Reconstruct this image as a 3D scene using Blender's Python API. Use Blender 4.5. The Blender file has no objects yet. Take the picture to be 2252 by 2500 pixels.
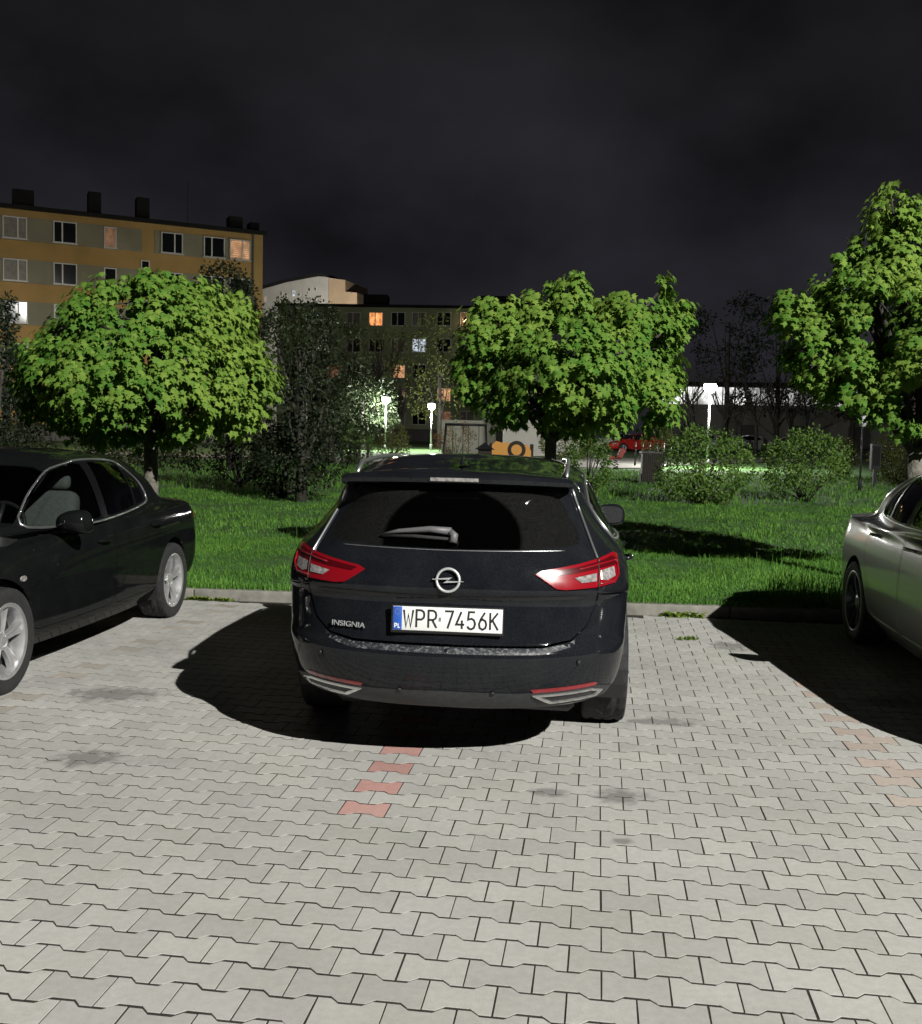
import bpy, bmesh, math, random
import numpy as np
from mathutils import Vector, Matrix, noise
from mathutils.geometry import delaunay_2d_cdt

random.seed(7); rng = np.random.default_rng(7)
PI = math.pi
scene = bpy.context.scene
col = scene.collection

# ------------------------------------------------------------------ camera
F_PX, PITCH, ROLL, CAM_H = 2500.8, .0733, .0228, 1.597
cd = bpy.data.cameras.new('camera'); cam = bpy.data.objects.new('camera', cd); col.objects.link(cam)
cd.sensor_fit = 'HORIZONTAL'; cd.sensor_width = 36; cd.lens = 36*F_PX/2252
cd.clip_start = .05; cd.clip_end = 3000
_X, _U, _Fw = Vector((1,0,0)), Vector((0,math.sin(PITCH),math.cos(PITCH))), Vector((0,math.cos(PITCH),-math.sin(PITCH)))
_r = math.cos(ROLL)*_X + math.sin(ROLL)*_U; _u = -math.sin(ROLL)*_X + math.cos(ROLL)*_U
m3 = Matrix((_r, _u, -_Fw)).transposed()
cam.matrix_world = Matrix.Translation((0,0,CAM_H)) @ m3.to_4x4()
scene.camera = cam

# ------------------------------------------------------------------ exposure
vs = scene.view_settings
vs.view_transform = 'Standard'; vs.look = 'None'; vs.exposure = 0; vs.gamma = 1; vs.use_curve_mapping = False
scene.render.engine = 'CYCLES'
cy = scene.cycles
cy.max_bounces = 6; cy.diffuse_bounces = 3; cy.glossy_bounces = 3; cy.transmission_bounces = 5
cy.transparent_max_bounces = 12; cy.caustics_reflective = False; cy.caustics_refractive = False
cy.sample_clamp_indirect = 4; cy.use_denoising = True

# ------------------------------------------------------------------ night sky: clouds faintly lit by the town
world = bpy.data.worlds.new('World'); scene.world = world; world.use_nodes = True
nt = world.node_tree; nt.nodes.clear()
def wn(t, **k):
    n = nt.nodes.new(t)
    for a, b in k.items(): setattr(n, a, b)
    return n
tc = wn('ShaderNodeTexCoord'); sep = wn('ShaderNodeSeparateXYZ'); nt.links.new(tc.outputs['Generated'], sep.inputs[0])
mp = wn('ShaderNodeMapping'); mp.inputs['Scale'].default_value = (1.0, 1.0, 1.5); nt.links.new(tc.outputs['Generated'], mp.inputs['Vector'])
nz = wn('ShaderNodeTexNoise'); nz.inputs['Scale'].default_value = 3.2; nz.inputs['Detail'].default_value = 5; nz.inputs['Roughness'].default_value = .5
nt.links.new(mp.outputs[0], nz.inputs['Vector'])
ramp = wn('ShaderNodeValToRGB')
ramp.color_ramp.elements[0].position = .0; ramp.color_ramp.elements[0].color = (.0205,.0195,.0255,1)
ramp.color_ramp.elements[1].position = .62; ramp.color_ramp.elements[1].color = (.0056,.0052,.0056,1)
e = ramp.color_ramp.elements.new(.22); e.color = (.0140,.0133,.0168,1)
e = ramp.color_ramp.elements.new(.40); e.color = (.0105,.0100,.0114,1)
nt.links.new(sep.outputs['Z'], ramp.inputs[0])
cl = wn('ShaderNodeMapRange'); cl.inputs['From Min'].default_value = .32; cl.inputs['From Max'].default_value = .70
cl.inputs['To Min'].default_value = .42; cl.inputs['To Max'].default_value = 1.6; nt.links.new(nz.outputs['Fac'], cl.inputs['Value'])
mx = wn('ShaderNodeVectorMath', operation='SCALE'); nt.links.new(ramp.outputs[0], mx.inputs[0]); nt.links.new(cl.outputs[0], mx.inputs['Scale'])
bg = wn('ShaderNodeBackground'); bg.inputs['Strength'].default_value = 1.0; nt.links.new(mx.outputs[0], bg.inputs['Color'])
wo = wn('ShaderNodeOutputWorld'); nt.links.new(bg.outputs[0], wo.inputs['Surface'])

# key light: the tall car-park floodlight that stands behind the photographer (its mast is built further down)
LAMP_POS = Vector((18.8, -19.8, 21.5)); LAMP_W = 110000.0
# ------------------------------------------------------------------ helpers
SC = 2252/1820
def ray(px, py):
    x = px*SC-1126; y = py*SC-1250
    cr, sr = math.cos(ROLL), math.sin(ROLL)
    xi = cr*x+sr*y; yi = -sr*x+cr*y
    return (xi/F_PX, math.cos(PITCH)-yi/F_PX*math.sin(PITCH), -math.sin(PITCH)-yi/F_PX*math.cos(PITCH))
def at(px, py, D):
    d = ray(px, py); t = D/d[1]
    return Vector((d[0]*t, D, CAM_H+d[2]*t))
def zg(D): return .10 + .0093*max(0., D-12.)
def ground_at(px, py):
    d = ray(px, py); D = 9.
    while D < 200:
        if CAM_H+d[2]*D/d[1] <= zg(D): break
        D += .05
    return Vector((d[0]*D/d[1], D, zg(D)))

def link(o, parent=None):
    col.objects.link(o)
    if parent is not None: o.parent = parent
    return o
def mesh_obj(name, V, Fc, mat, parent=None, smooth=True, normals=None, loc=None, sharp=None):
    me = bpy.data.meshes.new(name)
    me.from_pydata([tuple(v) for v in V], [], [tuple(int(i) for i in f) for f in Fc]); me.update()
    if mat is not None: me.materials.append(mat)
    if smooth: me.shade_smooth()
    if normals is not None: me.normals_split_custom_set_from_vertices([tuple(n) for n in normals])
    elif smooth and sharp: me.set_sharp_from_angle(angle=math.radians(sharp))
    o = bpy.data.objects.new(name, me)
    if loc is not None: o.location = loc
    return link(o, parent)
def empty(name, loc=(0,0,0), rz=0):
    o = bpy.data.objects.new(name, None); o.location = loc; o.rotation_euler = (0,0,rz); o.empty_display_size = .3
    return link(o)
def tag(o, label=None, cat=None, group=None, kind=None):
    if label: o['label'] = label
    if cat: o['category'] = cat
    if group: o['group'] = group
    if kind: o['kind'] = kind
    return o
def copy_tree(o, parent=None):
    c = o.copy(); link(c, parent)
    for ch in o.children: copy_tree(ch, c)
    return c

class MB:
    """collects simple shapes into one mesh"""
    def __init__(s): s.V = []; s.F = []
    def add(s, V, Fc):
        b = len(s.V); s.V += [tuple(v) for v in V]; s.F += [tuple(i+b for i in f) for f in Fc]; return s
    def box(s, c, d, rz=0, M=None):
        x, y, z = d[0]/2, d[1]/2, d[2]/2
        V = [(-x,-y,-z),(x,-y,-z),(x,y,-z),(-x,y,-z),(-x,-y,z),(x,-y,z),(x,y,z),(-x,y,z)]
        R = Matrix.Rotation(rz, 3, 'Z') if M is None else M
        V = [R @ Vector(v)+Vector(c) for v in V]
        return s.add(V, [(0,3,2,1),(4,5,6,7),(0,1,5,4),(1,2,6,5),(2,3,7,6),(3,0,4,7)])
    def tube(s, pts, r, n=8, cap=True, closed=False):
        pts = [Vector(p) for p in pts]; N = len(pts)
        rs = r if hasattr(r, '__len__') else [r]*N
        V = []; Fc = []; ref = None
        for i, p in enumerate(pts):
            a = pts[(i-1) % N] if (closed or i > 0) else p
            b = pts[(i+1) % N] if (closed or i < N-1) else p
            d = (b-a).normalized()
            if ref is None: ref = d.orthogonal().normalized()
            ref = (ref-d*ref.dot(d)); ref = ref.normalized() if ref.length > 1e-6 else d.orthogonal().normalized()
            q = d.cross(ref)
            for k in range(n):
                t = 2*PI*k/n; V.append(p+(ref*math.cos(t)+q*math.sin(t))*rs[i])
        for i in range(N if closed else N-1):
            j = (i+1) % N
            for k in range(n):
                Fc.append((i*n+k, i*n+(k+1) % n, j*n+(k+1) % n, j*n+k))
        if cap and not closed:
            Fc.append(tuple(range(n-1,-1,-1))); Fc.append(tuple((N-1)*n+k for k in range(n)))
        return s.add(V, Fc)
    def lathe(s, prof, n=24, axis='Z', c=(0,0,0), cap=False):
        V = []; Fc = []; N = len(prof)
        for i in range(n):
            t = 2*PI*i/n; ca, sa = math.cos(t), math.sin(t)
            for r, h in prof:
                v = (r*ca, r*sa, h) if axis == 'Z' else (h, r*ca, r*sa) if axis == 'X' else (r*sa, h, r*ca)
                V.append(Vector(v)+Vector(c))
        for i in range(n):
            j = (i+1) % n
            for k in range(N-1): Fc.append((i*N+k, j*N+k, j*N+k+1, i*N+k+1))
        return s.add(V, Fc)
    def prism(s, poly, y0, y1, M=None):
        """poly in (x,z) extruded along y"""
        n = len(poly)
        V = [Vector((x,y0,z)) for x, z in poly]+[Vector((x,y1,z)) for x, z in poly]
        if M is not None: V = [M @ v for v in V]
        return s.add(V, [tuple(range(n)), tuple(range(2*n-1,n-1,-1))]+[(i,i+n,(i+1) % n+n,(i+1) % n) for i in range(n)])
    def build(s, name, mat, parent=None, smooth=False, sharp=None, loc=None):
        return mesh_obj(name, s.V, s.F, mat, parent, smooth or bool(sharp), None, loc, sharp)

def rbox(name, c, d, bev, mat, parent=None, seg=3, M=None, taper=None):
    bm = bmesh.new(); bmesh.ops.create_cube(bm, size=1)
    for v in bm.verts:
        v.co = Vector((v.co.x*d[0], v.co.y*d[1], v.co.z*d[2]))
        if taper and v.co.z > 0: v.co.x *= taper[0]; v.co.y *= taper[1]
    bmesh.ops.bevel(bm, geom=bm.edges[:], offset=bev, segments=seg, affect='EDGES', profile=.5)
    for v in bm.verts: v.co = (M @ v.co if M is not None else v.co)+Vector(c)
    me = bpy.data.meshes.new(name); bm.to_mesh(me); bm.free(); me.materials.append(mat); me.shade_smooth()
    return link(bpy.data.objects.new(name, me), parent)

# ------------------------------------------------------------------ materials
MATS = {}
def mat(name, base=(.5,.5,.5), rough=.6, metal=0., coat=0., spec=.5, emit=None, es=0., noise_=None, bump=None, trans=0., coat_rough=.03, sub=0):
    """plain Principled material; noise_=(scale, amount, detail) mottles the colour, bump=(scale, strength) adds relief"""
    m = bpy.data.materials.new(name); m.use_nodes = True; MATS[name] = m
    n = m.node_tree.nodes; L = m.node_tree.links; p = n['Principled BSDF']
    p.inputs['Base Color'].default_value = (*base, 1); p.inputs['Roughness'].default_value = rough
    p.inputs['Metallic'].default_value = metal; p.inputs['Coat Weight'].default_value = coat; p.inputs['Coat Roughness'].default_value = coat_rough
    p.inputs['Specular IOR Level'].default_value = spec
    if trans: p.inputs['Transmission Weight'].default_value = trans
    if emit: p.inputs['Emission Color'].default_value = (*emit, 1); p.inputs['Emission Strength'].default_value = es
    if noise_ or bump:
        t = n.new('ShaderNodeTexCoord')
    if noise_:
        a = n.new('ShaderNodeTexNoise'); a.inputs['Scale'].default_value = noise_[0]; a.inputs['Detail'].default_value = noise_[2] if len(noise_) > 2 else 4
        L.new(t.outputs['Object'], a.inputs['Vector'])
        r = n.new('ShaderNodeMapRange'); r.inputs['From Min'].default_value = .3; r.inputs['From Max'].default_value = .7
        r.inputs['To Min'].default_value = 1-noise_[1]; r.inputs['To Max'].default_value = 1+noise_[1]; L.new(a.outputs['Fac'], r.inputs['Value'])
        x = n.new('ShaderNodeVectorMath'); x.operation = 'SCALE'; x.inputs[0].default_value = base; L.new(r.outputs[0], x.inputs['Scale']); L.new(x.outputs[0], p.inputs['Base Color'])
    if bump:
        a = n.new('ShaderNodeTexNoise'); a.inputs['Scale'].default_value = bump[0]; a.inputs['Detail'].default_value = 5
        L.new(t.outputs['Object'], a.inputs['Vector'])
        b = n.new('ShaderNodeBump'); b.inputs['Strength'].default_value = bump[1]; b.inputs['Distance'].default_value = .02
        L.new(a.outputs['Fac'], b.inputs['Height']); L.new(b.outputs[0], p.inputs['Normal'])
    return m
def paint(name, base, dust=.10, metal=.35, rough=.35, dustcol=(.20,.20,.19), coat=1.):
    """car paint: metallic base, clear coat, a thin film of road dust with rain spotting"""
    m = bpy.data.materials.new(name); m.use_nodes = True; MATS[name] = m
    n = m.node_tree.nodes; L = m.node_tree.links; p = n['Principled BSDF']
    p.inputs['Metallic'].default_value = metal; p.inputs['Coat Weight'].default_value = coat; p.inputs['Coat Roughness'].default_value = .04; p.inputs['Specular IOR Level'].default_value = .0 if metal == 0 else .3
    t = n.new('ShaderNodeTexCoord')
    a = n.new('ShaderNodeTexNoise'); a.inputs['Scale'].default_value = 5; a.inputs['Detail'].default_value = 8; a.inputs['Roughness'].default_value = .68; L.new(t.outputs['Object'], a.inputs['Vector'])
    b = n.new('ShaderNodeTexNoise'); b.inputs['Scale'].default_value = 160; b.inputs['Detail'].default_value = 3; L.new(t.outputs['Object'], b.inputs['Vector'])
    mu = n.new('ShaderNodeMath'); mu.operation = 'MULTIPLY'; L.new(a.outputs['Fac'], mu.inputs[0]); L.new(b.outputs['Fac'], mu.inputs[1])
    r = n.new('ShaderNodeMapRange'); r.inputs['From Min'].default_value = .14; r.inputs['From Max'].default_value = .42
    r.inputs['To Min'].default_value = 0; r.inputs['To Max'].default_value = dust*2; L.new(mu.outputs[0], r.inputs['Value'])
    x = n.new('ShaderNodeMix'); x.data_type = 'RGBA'; x.inputs['A'].default_value = (*base, 1); x.inputs['B'].default_value = (*dustcol, 1)
    L.new(r.outputs[0], x.inputs['Factor']); L.new(x.outputs['Result'], p.inputs['Base Color'])
    q = n.new('ShaderNodeMapRange'); q.inputs['To Min'].default_value = rough; q.inputs['To Max'].default_value = rough+.3; L.new(r.outputs[0], q.inputs['Value']); L.new(q.outputs[0], p.inputs['Roughness'])
    c = n.new('ShaderNodeMapRange'); c.inputs['From Max'].default_value = .3; c.inputs['To Min'].default_value = .045; c.inputs['To Max'].default_value = .35; L.new(r.outputs[0], c.inputs['Value']); L.new(c.outputs[0], p.inputs['Coat Roughness'])
    return m
def glass(name, tint, rough=.02, ior=1.5, dirt=.0):
    m = bpy.data.materials.new(name); m.use_nodes = True; MATS[name] = m
    n = m.node_tree.nodes; L = m.node_tree.links; n.clear()
    o = n.new('ShaderNodeOutputMaterial'); t = n.new('ShaderNodeBsdfTransparent'); t.inputs[0].default_value = (*tint, 1)
    g = n.new('ShaderNodeBsdfGlossy'); g.inputs['Roughness'].default_value = rough
    f = n.new('ShaderNodeFresnel'); f.inputs[0].default_value = ior
    x = n.new('ShaderNodeMixShader'); L.new(f.outputs[0], x.inputs[0]); L.new(t.outputs[0], x.inputs[1]); L.new(g.outputs[0], x.inputs[2])
    if dirt:
        d = n.new('ShaderNodeBsdfDiffuse'); d.inputs[0].default_value = (.3,.3,.29,1)
        c = n.new('ShaderNodeTexCoord'); a = n.new('ShaderNodeTexNoise'); a.inputs['Scale'].default_value = 260; a.inputs['Detail'].default_value = 5; a.inputs['Roughness'].default_value = .75
        L.new(c.outputs['Object'], a.inputs['Vector'])
        r = n.new('ShaderNodeMapRange'); r.inputs['From Min'].default_value = .4; r.inputs['From Max'].default_value = .75; r.inputs['To Max'].default_value = dirt; L.new(a.outputs['Fac'], r.inputs['Value'])
        y = n.new('ShaderNodeMixShader'); L.new(r.outputs[0], y.inputs[0]); L.new(x.outputs[0], y.inputs[1]); L.new(d.outputs[0], y.inputs[2]); x = y
    L.new(x.outputs[0], o.inputs[0])
    return m
mat('black_plastic', (.012,.012,.013), .55)
mat('gloss_black', (.006,.006,.007), .18, coat=.6)
mat('grey_plastic', (.030,.031,.034), .55, noise_=(40,.25))
mat('emblem_metal', (.62,.63,.64), .38, metal=.55)
mat('wiper_grey', (.11,.11,.115), .5)
mat('rubber', (.016,.016,.017), .82, noise_=(30,.3), bump=(120,.2))
mat('alloy', (.62,.62,.63), .32, metal=.75, noise_=(20,.12))
mat('alloy_dark', (.16,.16,.17), .35, metal=.8)
mat('chrome', (.78,.78,.79), .16, metal=1)
mat('satin_silver', (.55,.56,.58), .32, metal=.9)
mat('seat_cloth', (.085,.092,.09), .9, noise_=(60,.2))
mat('dark_cloth', (.03,.03,.032), .9)
mat('red_lens', (.24,.004,.010), .16, coat=1, spec=.8)
mat('red_dark', (.07,.002,.004), .18, coat=1, spec=.8)
mat('clear_lens', (.36,.34,.33), .2, metal=.3, coat=1, spec=.8, noise_=(60,.5,6))
mat('amber_lens', (.55,.20,.03), .2, coat=1)
mat('plate_white', (.78,.79,.77), .45, coat=.3)
mat('plate_blue', (.02,.09,.42), .45, coat=.3)
mat('plate_ink', (.015,.015,.015), .6)
mat('hologram', (.35,.36,.37), .3, metal=.5)
paint('paint_navy', (.0062,.0072,.0100), dust=.022, metal=.0, rough=.42, coat=.75)
paint('paint_black', (.0045,.0050,.0054), dust=.012, metal=.0, rough=.40, coat=.42)
paint('paint_silver', (.20,.20,.19), dust=.05, metal=.5, rough=.38)
glass('glass_clear', (.62,.66,.64)); glass('glass_tint', (.035,.04,.045), dirt=.018)
def wiped_glass(name, tint):
    """tinted rear screen: dusty except for the fan the wiper has swept"""
    m = glass(name, tint, dirt=.05); n = m.node_tree.nodes; L = m.node_tree.links
    c = next(q for q in n if q.type == 'TEX_COORD'); r = next(q for q in n if q.type == 'MAP_RANGE')
    su = n.new('ShaderNodeVectorMath'); su.operation = 'SUBTRACT'; su.inputs[1].default_value = (.0, 0, 1.10); L.new(c.outputs['Object'], su.inputs[0])
    mu = n.new('ShaderNodeVectorMath'); mu.operation = 'MULTIPLY'; mu.inputs[1].default_value = (1, 0, 1.35); L.new(su.outputs[0], mu.inputs[0])
    ln = n.new('ShaderNodeVectorMath'); ln.operation = 'LENGTH'; L.new(mu.outputs[0], ln.inputs[0])
    q = n.new('ShaderNodeMapRange'); q.inputs['From Min'].default_value = .325; q.inputs['From Max'].default_value = .345; q.inputs['To Min'].default_value = .006; q.inputs['To Max'].default_value = .095; L.new(ln.outputs['Value'], q.inputs['Value'])
    L.new(q.outputs[0], r.inputs['To Max']); return m
wiped_glass('glass_rear', (.03,.034,.038))
glass('lens_glass', (.9,.9,.9), .03)
# ================================================================== GROUND
def fast_mesh(name, V, Fc, matl, parent=None, smooth=False, shade=None):
    """numpy arrays -> one mesh; Fc is (n,3) or (n,4); shade is one float per vertex"""
    V = np.asarray(V, np.float32); Fc = np.asarray(Fc, np.int32); k = Fc.shape[1]
    me = bpy.data.meshes.new(name)
    me.vertices.add(len(V)); me.vertices.foreach_set('co', V.ravel())
    me.loops.add(Fc.size); me.loops.foreach_set('vertex_index', Fc.ravel())
    me.polygons.add(len(Fc)); me.polygons.foreach_set('loop_start', np.arange(0, Fc.size, k, dtype=np.int32))
    me.polygons.foreach_set('loop_total', np.full(len(Fc), k, np.int32))
    me.update(calc_edges=True); me.validate()
    if shade is not None:
        a = me.attributes.new('shade', 'FLOAT', 'POINT'); a.data.foreach_set('value', np.asarray(shade, np.float32))
    if matl: me.materials.append(matl)
    if smooth: me.shade_smooth()
    return link(bpy.data.objects.new(name, me), parent)

TH = .1308; GX0, GD0 = -.3728, 5.1254                # paver grid: origin and turn against the view
CT, ST = math.cos(TH), math.sin(TH)
def grid_pt(k, r): return (GX0+CT*k*.2-ST*r*.14, GD0-ST*k*.2-CT*r*.14)
def kerb_D(x): return 9.44-.074*x                     # front face of the kerb

def paver_mat(name, base, wear):
    m = bpy.data.materials.new(name); m.use_nodes = True; MATS[name] = m
    n = m.node_tree.nodes; L = m.node_tree.links; p = n['Principled BSDF']
    p.inputs['Roughness'].default_value = .88; p.inputs['Specular IOR Level'].default_value = .3
    g = n.new('ShaderNodeNewGeometry'); oi = n.new('ShaderNodeObjectInfo'); at_ = n.new('ShaderNodeAttribute'); at_.attribute_name = 'shade'
    def nz_(scale, det, ro=.55):
        a = n.new('ShaderNodeTexNoise'); a.inputs['Scale'].default_value = scale; a.inputs['Detail'].default_value = det; a.inputs['Roughness'].default_value = ro
        L.new(g.outputs['Position'], a.inputs['Vector']); return a.outputs['Fac']
    def rng_(v, a, b, c, d, clamp=True):
        r = n.new('ShaderNodeMapRange'); r.clamp = clamp
        for i, q in zip(('From Min','From Max','To Min','To Max'), (a,b,c,d)): r.inputs[i].default_value = q
        L.new(v, r.inputs['Value']); return r.outputs[0]
    def mul(a, b, op='MULTIPLY'):
        r = n.new('ShaderNodeMath'); r.operation = op
        for i, q in enumerate((a,b)):
            if isinstance(q, float): r.inputs[i].default_value = q
            else: L.new(q, r.inputs[i])
        return r.outputs[0]
    rnd = mul(oi.outputs['Random'], at_.outputs['Fac'], 'ADD')
    rnd = mul(rnd, 1.0, 'MODULO') if False else n.new('ShaderNodeMath')
    rnd.operation = 'FRACT'; s = mul(oi.outputs['Random'], at_.outputs['Fac'], 'ADD'); L.new(s, rnd.inputs[0])
    v = rng_(rnd.outputs[0], 0, 1, .90, 1.07)
    v = mul(v, rng_(nz_(300, 3, .7), .25, .75, .80, 1.18))
    v = mul(v, rng_(nz_(35, 4), .3, .7, .93, 1.06))
    v = mul(v, rng_(nz_(1.1, 4), .3, .7, .90, 1.06))
    dirt = rng_(nz_(2.7, 6, .7), .56, .72, 0., 1.)
    v = mul(v, rng_(dirt, 0, 1, 1, .88))
    # oil drips
    for (sx, sy, a, b) in STAINS:
        su = n.new('ShaderNodeVectorMath'); su.operation = 'SUBTRACT'; su.inputs[1].default_value = (sx, sy, 0); L.new(g.outputs['Position'], su.inputs[0])
        sc = n.new('ShaderNodeVectorMath'); sc.operation = 'MULTIPLY'; sc.inputs[1].default_value = (1/a, 1/b, 0); L.new(su.outputs[0], sc.inputs[0])
        ln = n.new('ShaderNodeVectorMath'); ln.operation = 'LENGTH'; L.new(sc.outputs[0], ln.inputs[0])
        d = mul(ln.outputs['Value'], rng_(nz_(14, 5), .3, .7, .45, -.45), 'ADD')
        v = mul(v, rng_(d, .5, 1.15, .55, 1.))
    tint = n.new('ShaderNodeMix'); tint.data_type = 'RGBA'; tint.inputs['A'].default_value = (*base, 1); tint.inputs['B'].default_value = (*wear, 1)
    L.new(rng_(nz_(1.7, 5, .6), .38, .66, 0, 1), tint.inputs['Factor'])
    x = n.new('ShaderNodeVectorMath'); x.operation = 'SCALE'; L.new(tint.outputs['Result'], x.inputs[0]); L.new(v, x.inputs['Scale']); L.new(x.outputs[0], p.inputs['Base Color'])
    b = n.new('ShaderNodeBump'); b.inputs['Strength'].default_value = .55; b.inputs['Distance'].default_value = .0025
    L.new(nz_(420, 4, .7), b.inputs['Height']); L.new(b.outputs[0], p.inputs['Normal'])
    return m
def _g(px, py):
    d = ray(px, py); t = -CAM_H/d[2]; return (d[0]*t, d[1]*t)
STAINS = [(*_g(225,1370), .30,.16), (*_g(172,1496), .17,.14), (*_g(1225,1572), .13,.10), (*_g(1085,1563), .09,.07), (*_g(1310,1425), .22,.09), (*_g(1755,1385), .2,.15), (*_g(1228,1660), .05,.035), (*_g(1440,1275), .16,.2)]
paver_mat('paver_grey', (.430,.420,.398), (.412,.408,.374))
paver_mat('paver_red', (.47,.265,.235), (.45,.28,.25))
paver_mat('paver_red_worn', (.43,.35,.305), (.425,.38,.33))
paver_mat('paver_brown', (.36,.325,.285), (.40,.375,.33))
mat('joint_sand', (.024,.021,.016), .95, noise_=(25,.5,6), bump=(80,.5))
mat('kerb_concrete', (.21,.20,.175), .9, noise_=(9,.25,7), bump=(150,.3))

# paving bed (joint sand) and its stones
pav = MB().add([(-30,-30,-.0017),(30,-30,-.0017),(30,kerb_D(30)+.02,-.0017),(-30,kerb_D(-30)+.02,-.0017)], [(0,1,2,3)]).build('pavement', MATS['joint_sand'])
tag(pav, kind='structure')
_o = .0026
def paver_outline():
    e, wst, a, b = .0825-.0066, .0575-.0066, .060, .034
    top = [(-.1+_o,e),(-a,e),(-b,wst),(b,wst),(a,e),(.1-_o,e)]
    return top[::-1]+[(x,-y) for x, y in top]
_po = paver_outline(); _n = len(_po)
def paver_geo():
    V = [(x*.993, y*.990, 0) for x, y in _po]+[(x, y, -.0007) for x, y in _po]+[(x, y, -.02) for x, y in _po]
    Fc = [tuple(range(_n))]
    for l in (0, 1):
        for i in range(_n):
            j = (i+1) % _n; Fc.append((l*_n+i, (l+1)*_n+i, (l+1)*_n+j, l*_n+j))
    return V, Fc
pV, pF = paver_geo()
_pm = {}
for mn in ('paver_grey','paver_red','paver_red_worn','paver_brown'):
    me = bpy.data.meshes.new('paver'); me.from_pydata(pV, [], pF); me.update(); me.materials.append(MATS[mn]); _pm[mn] = me
def in_view(x, y, z=0, mrg=40):
    dz = z-CAM_H; zc = math.cos(PITCH)*y-math.sin(PITCH)*dz; yc = -(math.cos(PITCH)*dz+math.sin(PITCH)*y)
    if zc < .3: return False
    xi, yi = F_PX*x/zc, F_PX*yc/zc
    X, Y = math.cos(ROLL)*xi-math.sin(ROLL)*yi+1126, math.sin(ROLL)*xi+math.cos(ROLL)*yi+1250
    return -mrg < X < 2252+mrg and -mrg < Y < 2500+mrg
sites = []
for r in range(-46, 60):
    for k in range(-40, 44):
        kk = k+.5 if r % 2 == 0 else k
        x, y = grid_pt(kk, r)
        if y > kerb_D(x)-.085 or y < -1.5 or abs(x) > 6.5: continue
        mn = 'paver_grey'
        if r % 2 == 0 and k in (0, -12) and r <= 6: mn = 'paver_red'
        if k in (12,) and r <= 2 and r % 2 == 0 or (r in (-1,-5) and k == 13): mn = 'paver_red_worn'
        if k == -12 and mn == 'paver_red': mn = 'paver_brown' if (r//2) % 3 else 'paver_grey'
        sites.append((math.hypot(x, y) if in_view(x, y) else 99+math.hypot(x, y), x, y, mn))
sites.sort()
prs = random.Random(3)
fieldV = {k: [] for k in _pm}; fieldS = {k: [] for k in _pm}
base = np.array(pV)
for i, (d, x, y, mn) in enumerate(sites):
    rz = -TH+prs.gauss(0, .006); tx, ty = prs.gauss(0, .0013), prs.gauss(0, .0013); z = abs(prs.gauss(0, .0004)); fl = prs.choice((0, PI))
    M = Matrix.Rotation(rz+fl, 4, 'Z') @ Matrix.Rotation(tx, 4, 'X') @ Matrix.Rotation(ty, 4, 'Y')
    M.translation = (x+prs.gauss(0, .0006), y+prs.gauss(0, .0006), z)
    if i < 300:
        o = bpy.data.objects.new('paver', _pm[mn]); link(o, pav); o.matrix_local = M
    else:
        A = np.array(M); fieldV[mn].append(base @ A[:3,:3].T+A[:3,3]); fieldS[mn] += [prs.random()]*len(pV)
for mn in _pm:
    if not fieldV[mn]: continue
    V = np.concatenate(fieldV[mn]); Fs = []
    for b in range(len(fieldV[mn])): Fs += [tuple(i+b*len(pV) for i in f) for f in pF]
    me = bpy.data.meshes.new('paver_field'); me.from_pydata(V.tolist(), [], Fs); me.update(); me.materials.append(MATS[mn])
    a = me.attributes.new('shade', 'FLOAT', 'POINT'); a.data.foreach_set('value', np.array(fieldS[mn], np.float32))
    o = link(bpy.data.objects.new('paver_field', me), pav); o['kind'] = 'stuff'

# kerb stones
kerb = empty('kerb', (0,0,0)); tag(kerb, kind='structure')
ka = math.atan(-.074)
for i in range(-16, 17):
    xc = -.02+i*1.0; c = (xc-.06*math.sin(ka), kerb_D(xc)+.06+prs.gauss(0,.004), 0)
    o = rbox('kerb_stone', (0,0,0), (.992,.12,.40), .009, MATS['kerb_concrete'], kerb, seg=2)
    o.location = (c[0], c[1], -.098+prs.gauss(0,.004)); o.rotation_euler = (prs.gauss(0,.008), 0, ka+prs.gauss(0,.003))

# ground: one sheet from the kerb to the horizon
mat('turf_soil', (.050,.115,.024), .95, noise_=(1.2,.4,8), bump=(30,.6))
mat('path_asphalt', (.22,.21,.19), .9, noise_=(3,.25,6))
Ds = [0,.4,1,2,3,4,6,8,10,13,16,20,25,30,36,42,50,60,70,85,100,120,160,220,320,480,700]
Xs = [-700,-400,-200,-120,-80,-60,-45,-35,-27,-20,-15,-11,-8,-6,-4.5,-3,-1.5,0,1.5,3,4.5,6,8,11,15,20,27,35,45,60,80,120,200,400,700]
V = []; Fc = []
for d in Ds:
    for x in Xs:
        y = kerb_D(max(-30,min(30,x)))+.115+d; V.append((x, y, zg(min(y,125))+(.02*noise.noise((x*.3,y*.3,0)) if d > .5 else -.01)))
nx = len(Xs)
for i in range(len(Ds)-1):
    for j in range(nx-1): Fc.append((i*nx+j, i*nx+j+1, (i+1)*nx+j+1, (i+1)*nx+j))
ground = mesh_obj('ground', V, Fc, MATS['turf_soil']); tag(ground, kind='structure')

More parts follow.
